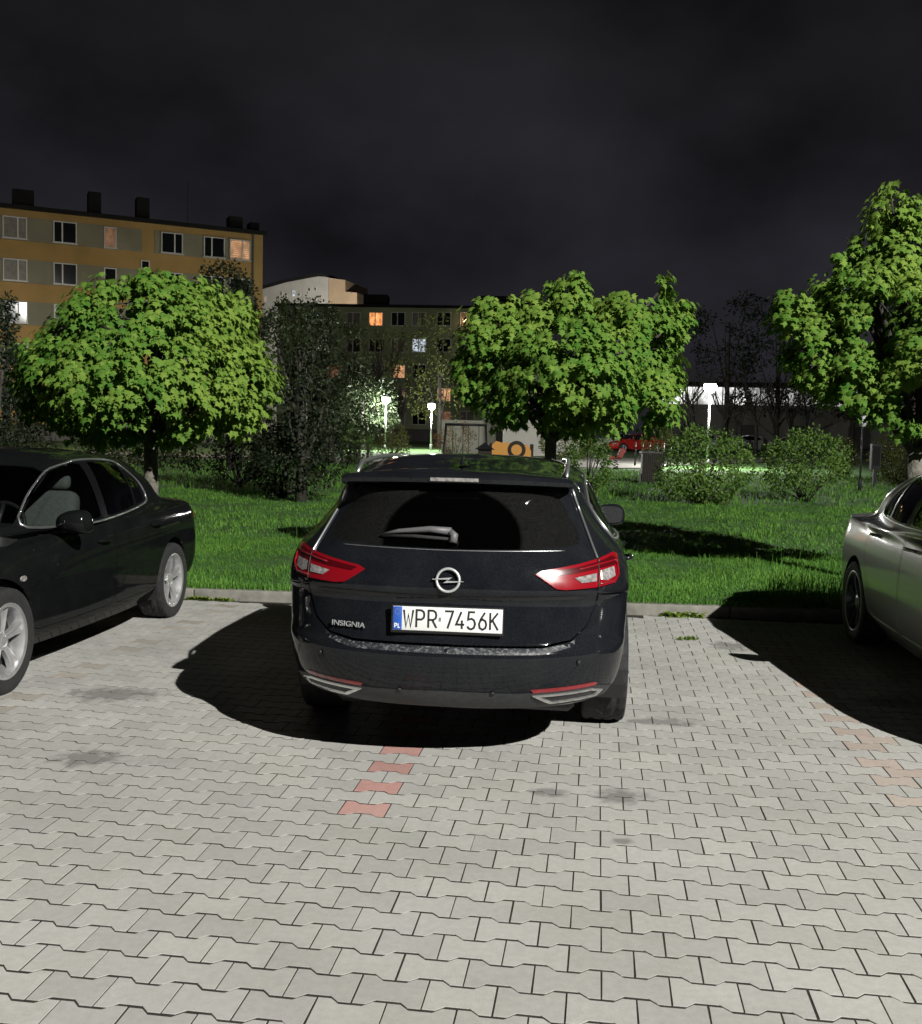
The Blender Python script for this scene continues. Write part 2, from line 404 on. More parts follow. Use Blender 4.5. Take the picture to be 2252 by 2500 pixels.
def ribbon(name, pts, mt, lift=.035):
    """a strip of path given by (left x, left y, right x, right y) pairs, laid on the ground"""
    V = []; Fc = []
    for a in pts:
        for q in range(9):
            x = a[0]+(a[2]-a[0])*q/8; y = a[1]+(a[3]-a[1])*q/8; V.append((x, y, zg(min(y,125))+lift))
    for i in range(len(pts)-1):
        for q in range(8): Fc.append((i*9+q, i*9+q+1, (i+1)*9+q+1, (i+1)*9+q))
    return tag(mesh_obj(name, V, Fc, mt), kind='structure')
ribbon('path', [(-60,47,-60,50.5),(-30,46.5,-30,50),(-8,45,-8,48.5),(0,44.6,0,48.6),(5,43.5,4.5,52),(8,44,8.5,60),(10,49,12,62),(20,62,18,66),(34,83,31,88),(60,95,58,102)], MATS['path_asphalt'])

# lawn: blades
def leafy(name, lo, hi, trans=.35, rough=.55, spec=.3):
    """two-sided foliage: colour between lo and hi by the 'shade' attribute, some light passing through"""
    m = bpy.data.materials.new(name); m.use_nodes = True; MATS[name] = m
    n = m.node_tree.nodes; L = m.node_tree.links; p = n['Principled BSDF']; o = n['Material Output']
    a = n.new('ShaderNodeAttribute'); a.attribute_name = 'shade'
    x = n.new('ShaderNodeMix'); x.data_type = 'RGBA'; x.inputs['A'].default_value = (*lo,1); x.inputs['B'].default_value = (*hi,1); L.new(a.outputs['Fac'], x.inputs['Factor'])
    L.new(x.outputs['Result'], p.inputs['Base Color']); p.inputs['Roughness'].default_value = rough; p.inputs['Specular IOR Level'].default_value = spec
    t = n.new('ShaderNodeBsdfTranslucent'); L.new(x.outputs['Result'], t.inputs[0])
    s = n.new('ShaderNodeMixShader'); s.inputs[0].default_value = trans; L.new(p.outputs[0], s.inputs[1]); L.new(t.outputs[0], s.inputs[2]); L.new(s.outputs[0], o.inputs[0])
    return m
leafy('grass_blade', (.054,.165,.024), (.170,.345,.062), .3, .6, .12)
def blades(n, x0, x1, d0, d1, hmin, hmax, wd, clump=.6, seed=1):
    g = np.random.default_rng(seed)
    x = g.uniform(x0, x1, n*2); dd = d0+(d1-d0)*g.random(n*2)
    # uneven growth
    fx = np.sin(x*1.7+np.sin(dd*2.3)*1.3)*np.cos(dd*1.9+np.sin(x*1.1))+.6*np.sin(x*5.1+dd*3.3)*np.cos(dd*6.1-x*2)
    keep = g.random(n*2) < .6+.18*fx; x = x[keep][:n]; dd = dd[keep][:n]; fx = fx[keep][:n]; n = len(x)
    y = 9.44-.074*x+.125+dd; z = .1+.0093*np.maximum(0, y-12)-.005
    hh = g.uniform(hmin, hmax, n)*(1+.35*fx)*np.where(g.random(n) < .03, 1.9, 1); a = g.uniform(0, 2*PI, n); ln = g.uniform(.1, .9, n)*hh
    ax, ay = np.cos(a), np.sin(a); b = a+PI/2+g.normal(0,.4,n); wx, wy = np.cos(b)*wd, np.sin(b)*wd
    P0 = np.stack([x-wx, y-wy, z], 1); P1 = np.stack([x+wx, y+wy, z], 1)
    M0 = np.stack([x+ax*ln*.35-wx*.7, y+ay*ln*.35-wy*.7, z+hh*.6], 1); M1 = np.stack([x+ax*ln*.35+wx*.7, y+ay*ln*.35+wy*.7, z+hh*.6], 1)
    T = np.stack([x+ax*ln, y+ay*ln, z+hh*(1-.25*ln/hh)], 1)
    V = np.stack([P0,P1,M1,M0,T], 1).reshape(-1,3); i = np.arange(n)[:,None]*5
    Fc = np.concatenate([i+[0,1,2], i+[0,2,3], i+[3,2,4]])
    sh = np.clip(.45+.3*fx+g.normal(0,.25,n), 0, 1); return V, Fc, np.repeat(sh, 5)
parts = [blades(115000, -5.2, 7.5, 0, 4.5, .020, .055, .0042, seed=1), blades(3000, -5.2, 7.5, 0, 4.5, .08, .16, .0028, seed=9), blades(52000, -7, 10, 4.5, 14, .03, .07, .008, seed=2), blades(16000, -12, 16, 14, 32, .08, .15, .016, seed=3), blades(5200, -5, 7.5, -.10, .10, .03, .085, .004, seed=4), blades(700, 3.0, 4.4, .1, .9, .15, .34, .003, seed=6)]
off = 0; VV = []; FF = []; SS = []
for V, Fc, s in parts: VV.append(V); FF.append(Fc+off); SS.append(s); off += len(V)
lawn = fast_mesh('grass', np.concatenate(VV), np.concatenate(FF), MATS['grass_blade'], None, False, np.concatenate(SS))
tag(lawn, 'short green lawn grass growing behind the concrete kerb', 'grass', kind='stuff')
# weeds in the joints at the foot of the kerb
def weed(px, py, n, rad, hgt, seed):
    g = np.random.default_rng(seed); c = _g(px, py)
    x = c[0]+g.normal(0, rad, n); y = np.minimum(c[1]+g.normal(0, rad*.5, n), 9.44-.074*x-.01); a = g.uniform(0, 2*PI, n); h_ = g.uniform(.4,1,n)*hgt
    ax, ay = np.cos(a), np.sin(a); w = .006
    V = np.stack([np.stack([x-ay*w,y+ax*w,0*x-.004],1), np.stack([x+ay*w,y-ax*w,0*x-.004],1), np.stack([x+ax*h_*.5+ay*w*1.4,y+ay*h_*.5-ax*w*1.4,h_*.75],1), np.stack([x+ax*h_,y+ay*h_,h_*.8],1)],1).reshape(-1,3)
    i = np.arange(n)[:,None]*4; Fc = np.concatenate([i+[0,1,2], i+[0,2,3]])
    return fast_mesh('weed', V, Fc, MATS['weed_leaf'], None, False, np.repeat(g.random(n), 4))
leafy('weed_leaf', (.09,.17,.02), (.26,.34,.05), .3)
for px, py, n, rad, hg, sd, lb in ((1345,1216,150,.10,.07,5,'yellow green weed tuft at the kerb foot beside the navy estate car'),(1355,1262,45,.045,.04,6,'small weed sprouting from paver joints out from the kerb'),(398,1181,120,.08,.05,7,'yellow green weeds at the kerb foot beside black saloon wheel'),(440,1184,70,.06,.04,8,'low weed strip at the kerb foot between black saloon and estate car')):
    tag(weed(px, py, n, rad, hg, sd), lb, 'weed', 'weeds in the paving joints')
# ================================================================== CAR SHELLS
def pchip(x, Y, q):
    x = np.asarray(x, float); Y = np.asarray(Y, float); h = np.diff(x); d = np.diff(Y, axis=0)/h[:,None]
    m = np.zeros_like(Y); m[0] = d[0]; m[-1] = d[-1]
    for i in range(1, len(x)-1):
        w1, w2 = 2*h[i]+h[i-1], h[i]+2*h[i-1]
        s = (d[i-1]*d[i]) > 0
        with np.errstate(all='ignore'): v = (w1+w2)/(w1/d[i-1]+w2/d[i])
        m[i] = np.where(s, v, 0)
    k = np.clip(np.searchsorted(x, q, 'right')-1, 0, len(x)-2); t = ((q-x[k])/h[k])[:,None]; H = h[k][:,None]
    return (2*t**3-3*t**2+1)*Y[k]+(t**3-2*t**2+t)*H*m[k]+(-2*t**3+3*t**2)*Y[k+1]+(t**3-t**2)*H*m[k+1]
NR, NS, NF = 44, 64, 36
class Shell:
    """car skin as stacked plan rings. row: zr zm zf | yr yf | w wr wf | Lr Lf | nr nf  (rear at y=0, front at y=L)"""
    def __init__(s, rows, nt_=260):
        R = np.array(rows, float)
        key = np.stack([np.stack([0*R[:,0], R[:,3], R[:,0]],1), np.stack([R[:,5], 0*R[:,0], R[:,1]],1), np.stack([0*R[:,0], R[:,4], R[:,2]],1)], 1)
        dl = np.sqrt((np.diff(key, axis=0)**2).sum(2)); step = np.sqrt((dl**2).mean(1))+.004
        s.tr = np.concatenate([[0], np.cumsum(step)]); s.T = s.tr[-1]
        q = np.linspace(0, s.T, nt_); C = pchip(s.tr, R, q); s.nt = nt_
        out = np.zeros((nt_, NR+NS+NF+1, 3))
        for i, (zr,zm,zf,yr,yf,w,wr,wf,Lr,Lf,nr,nf) in enumerate(C):
            def quarter(wq, Lq, n, N):
                a = np.linspace(0, PI/2, 400); x = wq*np.sin(a)**(2/n); y = Lq*(1-np.cos(a)**(2/n))
                L_ = np.concatenate([[0], np.cumsum(np.hypot(np.diff(x), np.diff(y)))]); k = np.linspace(0, L_[-1], N+1)
                return np.interp(k, L_, x), np.interp(k, L_, y)
            xr, yr_ = quarter(wr, Lr, nr, NR); xf, yf_ = quarter(wf, Lf, nf, NF)
            t = np.linspace(0, 1, NS+1); xs = (1-t)*wr+t*wf+(w-(wr+wf)/2)*4*t*(1-t); ys = (yr+Lr)+t*((yf-Lf)-(yr+Lr))
            X = np.concatenate([xr, xs[1:], xf[::-1][1:]]); Y = np.concatenate([yr+yr_, ys[1:], (yf-yf_[::-1])[1:]])
            yn = (Y-yr)/max(yf-yr, 1e-4)
            sm = lambda v: v*v*(3-2*v)
            Z = np.where(yn < .5, zr+(zm-zr)*sm(np.clip(yn/.42,0,1)), zm+(zf-zm)*sm(np.clip((yn-.58)/.42,0,1)))
            out[i] = np.stack([X,Y,Z],1)
        s.P = out
        ln = np.linalg.norm(np.diff(out[:int(nt_*.6)].mean(0), axis=0), axis=1); s.A = np.concatenate([[0], np.cumsum(ln)])   # metric along the ring
        s.uj = np.concatenate([np.linspace(0,1,NR+1), 1+np.linspace(0,1,NS+1)[1:], 2+np.linspace(0,1,NF+1)[1:]])
    def a_of_u(s, u): return np.interp(u, s.uj, s.A)
    def eval(s, a, t):
        """a: metres along the ring from the rear centre (table metric), t: metres up the skin"""
        a = np.asarray(a, float); t = np.asarray(t, float); sg = np.where(a < 0, -1., 1.)
        aa = np.abs(a); over = aa > s.A[-1]; aa = np.where(over, 2*s.A[-1]-aa, aa); sg = np.where(over, -sg, sg)
        j = np.interp(aa, s.A, np.arange(len(s.A))); i = np.clip(t/s.T*(s.nt-1), 0, s.nt-1.0001)
        j = np.clip(j, 0, len(s.A)-1.0001); j0 = j.astype(int); i0 = i.astype(int); fj = (j-j0)[...,None]; fi = (i-i0)[...,None]; P = s.P
        v = (P[i0,j0]*(1-fj)+P[i0,j0+1]*fj)*(1-fi)+(P[i0+1,j0]*(1-fj)+P[i0+1,j0+1]*fj)*fi
        v = v.copy(); v[...,0] *= sg; return v
    def normal(s, a, t, e=.022):
        a = np.asarray(a, float); t = np.asarray(t, float)
        du = s.eval(a+e, t)-s.eval(a-e, t); dt = s.eval(a, np.clip(t+e,0,s.T))-s.eval(a, np.clip(t-e,0,s.T))
        n = np.cross(du, dt); return n/np.maximum(np.linalg.norm(n, axis=-1, keepdims=True), 1e-9)
    def inv(s, p, q, kind):
        """(x,z) on the tail, (y,z) on the flank or (x,y) on top -> (a,t)"""
        tab = s.P; J = len(s.A)
        if kind == 'R': jr = slice(0, NR+6); cx = 0; cz = 2; lim = slice(0, int(s.nt*.93))
        elif kind == 'S': jr = slice(int(NR*.55), NR+NS+int(NF*.6)); cx = 1; cz = 2; lim = slice(0, int(s.nt*.93))
        elif kind == 'F': jr = slice(NR+NS-4, J); cx = 0; cz = 2; lim = slice(0, int(s.nt*.93))
        else: jr = slice(0, J); cx = 0; cz = 1; lim = slice(int(s.nt*.5), s.nt)
        sub = tab[lim, jr]; d = (sub[...,cx]-p)**2+(sub[...,cz]-q)**2
        k = np.unravel_index(np.argmin(d), d.shape); a = s.A[k[1]+(jr.start or 0)]; t = (k[0]+(lim.start or 0))/(s.nt-1)*s.T
        for _ in range(7):
            f = s.eval(a, t); r = np.array([f[cx]-p, f[cz]-q])
            if abs(r).max() < 1e-5: break
            e = .008; fa = (s.eval(a+e, t)-s.eval(a-e, t))/(2*e); ft = (s.eval(a, t+e)-s.eval(a, t-e))/(2*e)
            M = np.array([[fa[cx],ft[cx]],[fa[cz],ft[cz]]])
            if abs(np.linalg.det(M)) < 1e-4: break
            st = np.linalg.solve(M, -r); st = np.clip(st, -.05, .05); a = min(max(a+st[0], -.02), s.A[-1]+.02); t = min(max(t+st[1], 0), s.T)
        return float(a), float(t)
    def path(s, pts, closed=True, step=.025):
        """polyline of ('R'|'S'|'T'|'A', p, q) points -> dense (a,t) list"""
        out = []; n = len(pts)
        for i in range(n if closed else n-1):
            A, B = pts[i], pts[(i+1) % n]
            if A[0] == B[0] and A[0] != 'A':
                m_ = max(1, int(math.hypot(B[1]-A[1], B[2]-A[2])/step))
                for k in range(m_): t = k/m_; out.append(s.inv(A[1]+(B[1]-A[1])*t, A[2]+(B[2]-A[2])*t, A[0]))
            else:
                a = s.pt(A); b = s.pt(B); m_ = max(1, int(math.hypot(b[0]-a[0], b[1]-a[1])/step))
                for k in range(m_): t = k/m_; out.append((a[0]+(b[0]-a[0])*t, a[1]+(b[1]-a[1])*t))
        if not closed: out.append(s.pt(pts[-1]))
        return out
    def pt(s, A): return (A[1], A[2]) if A[0] == 'A' else s.inv(A[1], A[2], A[0])

def inside(P, poly):
    x, y = P[:,0], P[:,1]; r = np.zeros(len(P), bool); n = len(poly)
    for i in range(n):
        x0, y0 = poly[i]; x1, y1 = poly[(i+1) % n]
        if y0 == y1: continue
        c = ((y0 > y) != (y1 > y)) & (x < (x1-x0)*(y-y0)/(y1-y0)+x0); r ^= c
    return r
def smooth_poly(pts, it=1, cl=True, k=.25):
    """corner cutting on points that share a kind"""
    for _ in range(it):
        o = []; n = len(pts)
        for i in range(n if cl else n-1):
            A, B = pts[i], pts[(i+1) % n]
            o += [(A[0], (1-k)*A[1]+k*B[1], (1-k)*A[2]+k*B[2]), (A[0], k*A[1]+(1-k)*B[1], k*A[2]+(1-k)*B[2])]
        k = .25
        pts = o if cl else [pts[0]]+o+[pts[-1]]
    return pts
def skin(sh, outer, holes=(), offset=0., res=.035, lip=.012):
    """triangulated patch of the shell -> V, N, F (right half); boundary gets a lip turned inwards"""
    outer = np.array(outer, float); holes = [np.array(h, float) for h in holes]
    lo, hi = outer.min(0), outer.max(0)
    gx, gy = np.meshgrid(np.arange(lo[0]+res/2, hi[0], res), np.arange(lo[1]+res/2, hi[1], res)); gx[1::2] += res/2
    G = np.stack([gx.ravel(), gy.ravel()], 1); ok = inside(G, outer)
    for h in holes: ok &= ~inside(G, h)
    bd = np.concatenate([outer]+holes); G = G[ok]
    if len(G):
        k = np.ones(len(G), bool)
        for c in range(0, len(bd), 400): k &= (((G[:,None]-bd[None,c:c+400])**2).sum(2).min(1) > (res*.45)**2)
        G = G[k]
    loops = []; b = 0
    for l in [outer]+holes: loops.append((b, len(l))); b += len(l)
    ed = [(s0+i, s0+(i+1) % n) for s0, n in loops for i in range(n)]
    P = np.concatenate([bd, G]) if len(G) else bd
    v, e_, f, ov, oe, of = delaunay_2d_cdt([Vector(p) for p in P], ed, [], 0, 1e-6)
    A = np.array([(q.x, q.y) for q in v]); f = np.array([t for t in f if len(t) == 3])
    c = A[f].mean(1); ok = inside(c, outer)
    for h in holes: ok &= ~inside(c, h)
    f = f[ok]
    n = sh.normal(A[:,0], A[:,1]); V = sh.eval(A[:,0], A[:,1])+n*offset
    # orient
    t0 = V[f]; fn = np.cross(t0[:,1]-t0[:,0], t0[:,2]-t0[:,0]); fl = (fn*n[f].mean(1)).sum(1) < 0; f[fl] = f[fl][:, ::-1]
    F_ = [tuple(t) for t in f]; Vl = list(V); Nl = list(n)
    if lip:
        cnt = {}
        for t in F_:
            for i in range(3):
                k = (t[i], t[(i+1) % 3]); cnt[k] = 1
        new = {}
        for (i, j) in list(cnt):
            if (j, i) in cnt: continue
            if abs(A[i,0]) < 1e-4 and abs(A[j,0]) < 1e-4: continue
            if abs(A[i,0]-sh.A[-1]) < 1e-4 and abs(A[j,0]-sh.A[-1]) < 1e-4: continue
            for q in (i, j):
                if q not in new: new[q] = len(Vl); Vl.append(V[q]-n[q]*lip); Nl.append(n[q])
            F_.append((j, i, new[i], new[j]))
    return np.array(Vl), np.array(Nl), F_
def mirror_join(V, N, F_):
    n = len(V); V2 = V*[-1,1,1]; N2 = N*[-1,1,1]
    F2 = [tuple(i+n for i in f[::-1]) for f in F_]
    return np.concatenate([V, V2]), np.concatenate([N, N2]), F_+F2
def patch(name, sh, outer, mt, parent, side=0, holes=(), offset=0., res=.035, lip=.012):
    """side 0: mirrored over the centre line; +1 right, -1 left"""
    V, N, F_ = skin(sh, outer, holes, offset, res, lip)
    if side == 0: V, N, F_ = mirror_join(V, N, F_)
    elif side < 0: V = V*[-1,1,1]; N = N*[-1,1,1]; F_ = [f[::-1] for f in F_]
    return mesh_obj(name, V, F_, mt, parent, True, N)
def strip(name, sh, pth, r, mt, parent, side=1, offset=.0, closed=False, n=8, flat=1.):
    a = np.array(pth); V = sh.eval(a[:,0], a[:,1])+sh.normal(a[:,0], a[:,1])*offset
    if side < 0: V = V*[-1,1,1]
    return MB().tube(V, r, n, True, closed).build(name, mt, parent, smooth=True)

# ------------------------------------------------------------------ wheels
def tyre_mesh(R, w, rim_r, tread=True):
    """tyre about the X axis, centre at origin, with cut tread"""
    nA = 168; prof = []
    hw = w/2
    prof = [(rim_r, -hw*.80), (rim_r+.012, -hw*.93), (rim_r+(R-rim_r)*.5, -hw*1.0), (R-.022, -hw*.97), (R-.008, -hw*.90)]
    nb = 18
    for i in range(nb+1): prof.append((R-.004*abs(2*i/nb-1)**3, -hw*.84+hw*1.68*i/nb))
    prof += [(a, -b) for a, b in prof[:5][::-1]]
    V = []; Fc = []; N = len(prof)
    for i in range(nA):
        t = 2*PI*i/nA
        for k, (r, h) in enumerate(prof):
            rr = r
            if tread and 5 <= k <= 5+nb:
                q = k-5; g = q in (3, 4) or q in (8, 9, 10) and q == 9 or q in (14, 15)
                ch = (i+abs(q-nb/2)*.9) % 7 < 1.4
                if g: rr -= .007
                elif ch and q != nb//2: rr -= .006
                elif (i+q*.5) % 3.5 < .7: rr -= .0025
            V.append((h, rr*math.cos(t), rr*math.sin(t)))
    for i in range(nA):
        j = (i+1) % nA
        for k in range(N-1): Fc.append((i*N+k, i*N+k+1, j*N+k+1, j*N+k))
    return V, Fc
def wheel(parent, x, y, R, w, rim_r, style, side):
    """side +1: outer face looks to +x"""
    hub = bpy.data.objects.new('wheel', None); hub.location = (x, y, R-.004); hub.empty_display_size = .1; link(hub, parent)
    if side < 0: hub.rotation_euler = (0, 0, PI)
    key = (round(R,3), round(w,3), style)
    if key not in WH:
        V, Fc = tyre_mesh(R, w, rim_r); ty = mesh_obj('tyre', V, Fc, MATS['rubber'], hub, True, sharp=35)
        am = MATS['alloy_dark'] if style == 'dark' else MATS['alloy']
        b = MB(); hw = w/2
        b.lathe([(rim_r+.004, hw*.86),(rim_r+.012, hw*.93),(rim_r+.004, hw*.95),(rim_r-.012, hw*.90),(rim_r-.02, hw*.6),(rim_r-.03, 0),(rim_r-.02, -hw*.8),(rim_r+.01,-hw*.9)], 48, 'X')
        rim = b.build('rim', am, hub, sharp=40)
        b = MB(); ns = 5 if style != 'dark' else 8
        for i in range(ns):
            a0 = 2*PI*i/ns+.3
            def P(r, da, xx): return Vector((xx, r*math.cos(a0+da), r*math.sin(a0+da)))
            ri = rim_r*.17; ro = rim_r*.97; wi = .34 if ns == 5 else .2; wo = .235 if ns == 5 else .10
            segs = [(ri, wi*1.5, hw*.62), (rim_r*.35, wi*.83, hw*.70), (rim_r*.62, wo*.90, hw*.76), (ro, wo*1.05, hw*.80)]
            V = []; Fc = []
            for r, wd, xx in segs:
                V += [P(r,-wd,xx-.035), P(r,-wd,xx-.008), P(r,-wd*.55,xx), P(r,-wd*.12,xx-.010), P(r,wd*.12,xx-.010), P(r,wd*.55,xx), P(r,wd,xx-.008), P(r,wd,xx-.035)]
            for s_ in range(len(segs)-1):
                for k in range(7): q = s_*8+k; Fc.append((q, q+1, q+9, q+8))
            b.add(V, Fc)
        b.build('spokes', am, hub, sharp=30)
        b = MB(); b.lathe([(.0, hw*.70),(rim_r*.13, hw*.70),(rim_r*.16, hw*.66),(rim_r*.26, hw*.64),(rim_r*.27, hw*.5)], 24, 'X')
        for i in range(5):
            t = 2*PI*i/5; b.lathe([(0,hw*.655),(.011,hw*.655),(.011,hw*.60)], 8, 'X', (0, rim_r*.21*math.cos(t), rim_r*.21*math.sin(t)))
        b.build('hub_cap', am, hub, sharp=30)
        b = MB(); b.lathe([(0, hw*.15),(rim_r*.80, hw*.15),(rim_r*.80, hw*.05),(0, hw*.05)], 32, 'X'); b.build('brake_disc', MATS['grey_plastic'], hub, sharp=30)
        WH[key] = hub
    else:
        for ch in WH[key].children: c = ch.copy(); link(c, hub)
    return hub
WH = {}
def arch(yc, zc, r, z_low, n=20, rev=False):
    """arch points in flank coordinates from rear foot to front foot"""
    a0 = math.asin(max(-1, min(1, (z_low-zc)/r))); out = []
    for i in range(n+1):
        t = PI-a0+(a0-(PI-a0))*i/n
        out.append(('S', yc+r*math.cos(t), zc+r*math.sin(t)))
    return out[::-1] if rev else out
def wheel_well(parent, x0, x1, yc, zc, r):
    b = MB(); V = []; n = 18
    for i in range(n+1):
        t = -.35+(PI+.7)*i/n
        V += [(x0, yc+r*math.cos(t), zc+r*math.sin(t)), (x1, yc+r*math.cos(t), zc+r*math.sin(t))]
    Fc = [(2*i, 2*i+1, 2*i+3, 2*i+2) for i in range(n)]+[tuple(2*i for i in range(n+1))]
    return b.add(V, Fc).build('wheel_well', MATS['black_plastic'], parent, smooth=False)
def seat(parent, x, y, z, face, mt, w=.50):
    """car seat; face +1 looks to the front of the car"""
    s_ = bpy.data.objects.new('seat', None); link(s_, parent); s_.location = (x, y, z)
    rbox('cushion', (0, 0, .0), (w, .50, .16), .05, mt, s_)
    rbox('backrest', (0, -.27*face, .33), (w, .15, .62), .06, mt, s_, M=Matrix.Rotation(.25*face, 3, 'X'), taper=(.84,1))
    rbox('headrest', (0, -.38*face, .73), (.26, .10, .19), .045, mt, s_, M=Matrix.Rotation(.15*face, 3, 'X'))
    return s_
def door_handle(parent, sh, y, z, side, mt, L=.19):
    a = [sh.inv(y-L/2+L*i/6, z, 'S') for i in range(7)]; A = np.array(a); V = sh.eval(A[:,0], A[:,1]); N = sh.normal(A[:,0], A[:,1])
    off = np.array([.004,.026,.034,.036,.034,.026,.004])[:,None]; V = V+N*off
    if side < 0: V = V*[-1,1,1]
    return MB().tube(V, [.009,.012,.014,.014,.014,.012,.009], 8).build('door_handle', mt, parent, smooth=True)
def wing_mirror(parent, x, y, z, side, mt, face=1):
    """shell, glass and foot of a door mirror"""
    m_ = bpy.data.objects.new('wing_mirror', None); link(m_, parent); m_.location = (x*side, y, z)
    bm = bmesh.new(); bmesh.ops.create_uvsphere(bm, u_segments=20, v_segments=12, radius=1)
    for v in bm.verts:
        q = v.co; yy = q.y*(.10 if q.y > 0 else .035); wd = .125*(1-.12*q.z); v.co = Vector((side*.105+np.sign(q.x)*abs(q.x)**.75*wd, yy, np.sign(q.z)*abs(q.z)**.75*.078*(1+.22*q.x*side)))
    me = bpy.data.meshes.new('mirror_housing'); bm.to_mesh(me); bm.free(); me.materials.append(mt); me.shade_smooth(); link(bpy.data.objects.new('mirror_housing', me), m_)
    MB().tube([(-side*.06,.01,-.075),(side*.02,.015,-.055),(side*.09,.02,-.03)], [.022,.026,.03], 8).build('mirror_foot', MATS['gloss_black'], m_, smooth=True)
    b = MB(); V = []
    for i in range(24): t = 2*PI*i/24; V.append((side*.105+.105*np.sign(math.cos(t))*abs(math.cos(t))**.6, -.040+.20*.062*np.sign(math.sin(t))*abs(math.sin(t))**.6, .062*np.sign(math.sin(t))*abs(math.sin(t))**.6))
    b.add(V, [tuple(range(24))]).build('mirror_glass', MATS['chrome'], m_)
    return m_
# ================================================================== CARS
def inset(poly, d):
    P = np.array(poly, float); n = len(P); a = np.roll(P, 1, 0); b = np.roll(P, -1, 0)
    e1 = P-a; e2 = b-P; e1 /= np.maximum(np.linalg.norm(e1, axis=1), 1e-9)[:,None]; e2 /= np.maximum(np.linalg.norm(e2, axis=1), 1e-9)[:,None]
    n1 = np.stack([-e1[:,1], e1[:,0]], 1)+np.stack([-e2[:,1], e2[:,0]], 1); n1 /= np.maximum(np.linalg.norm(n1, axis=1), 1e-9)[:,None]
    area = (P[:,0]*b[:,1]-b[:,0]*P[:,1]).sum(); return P+n1*d*(1 if area > 0 else -1)
def S(*p): return [('S', a, b) for a, b in p]
def Rr(*p): return [('R', a, b) for a, b in p]

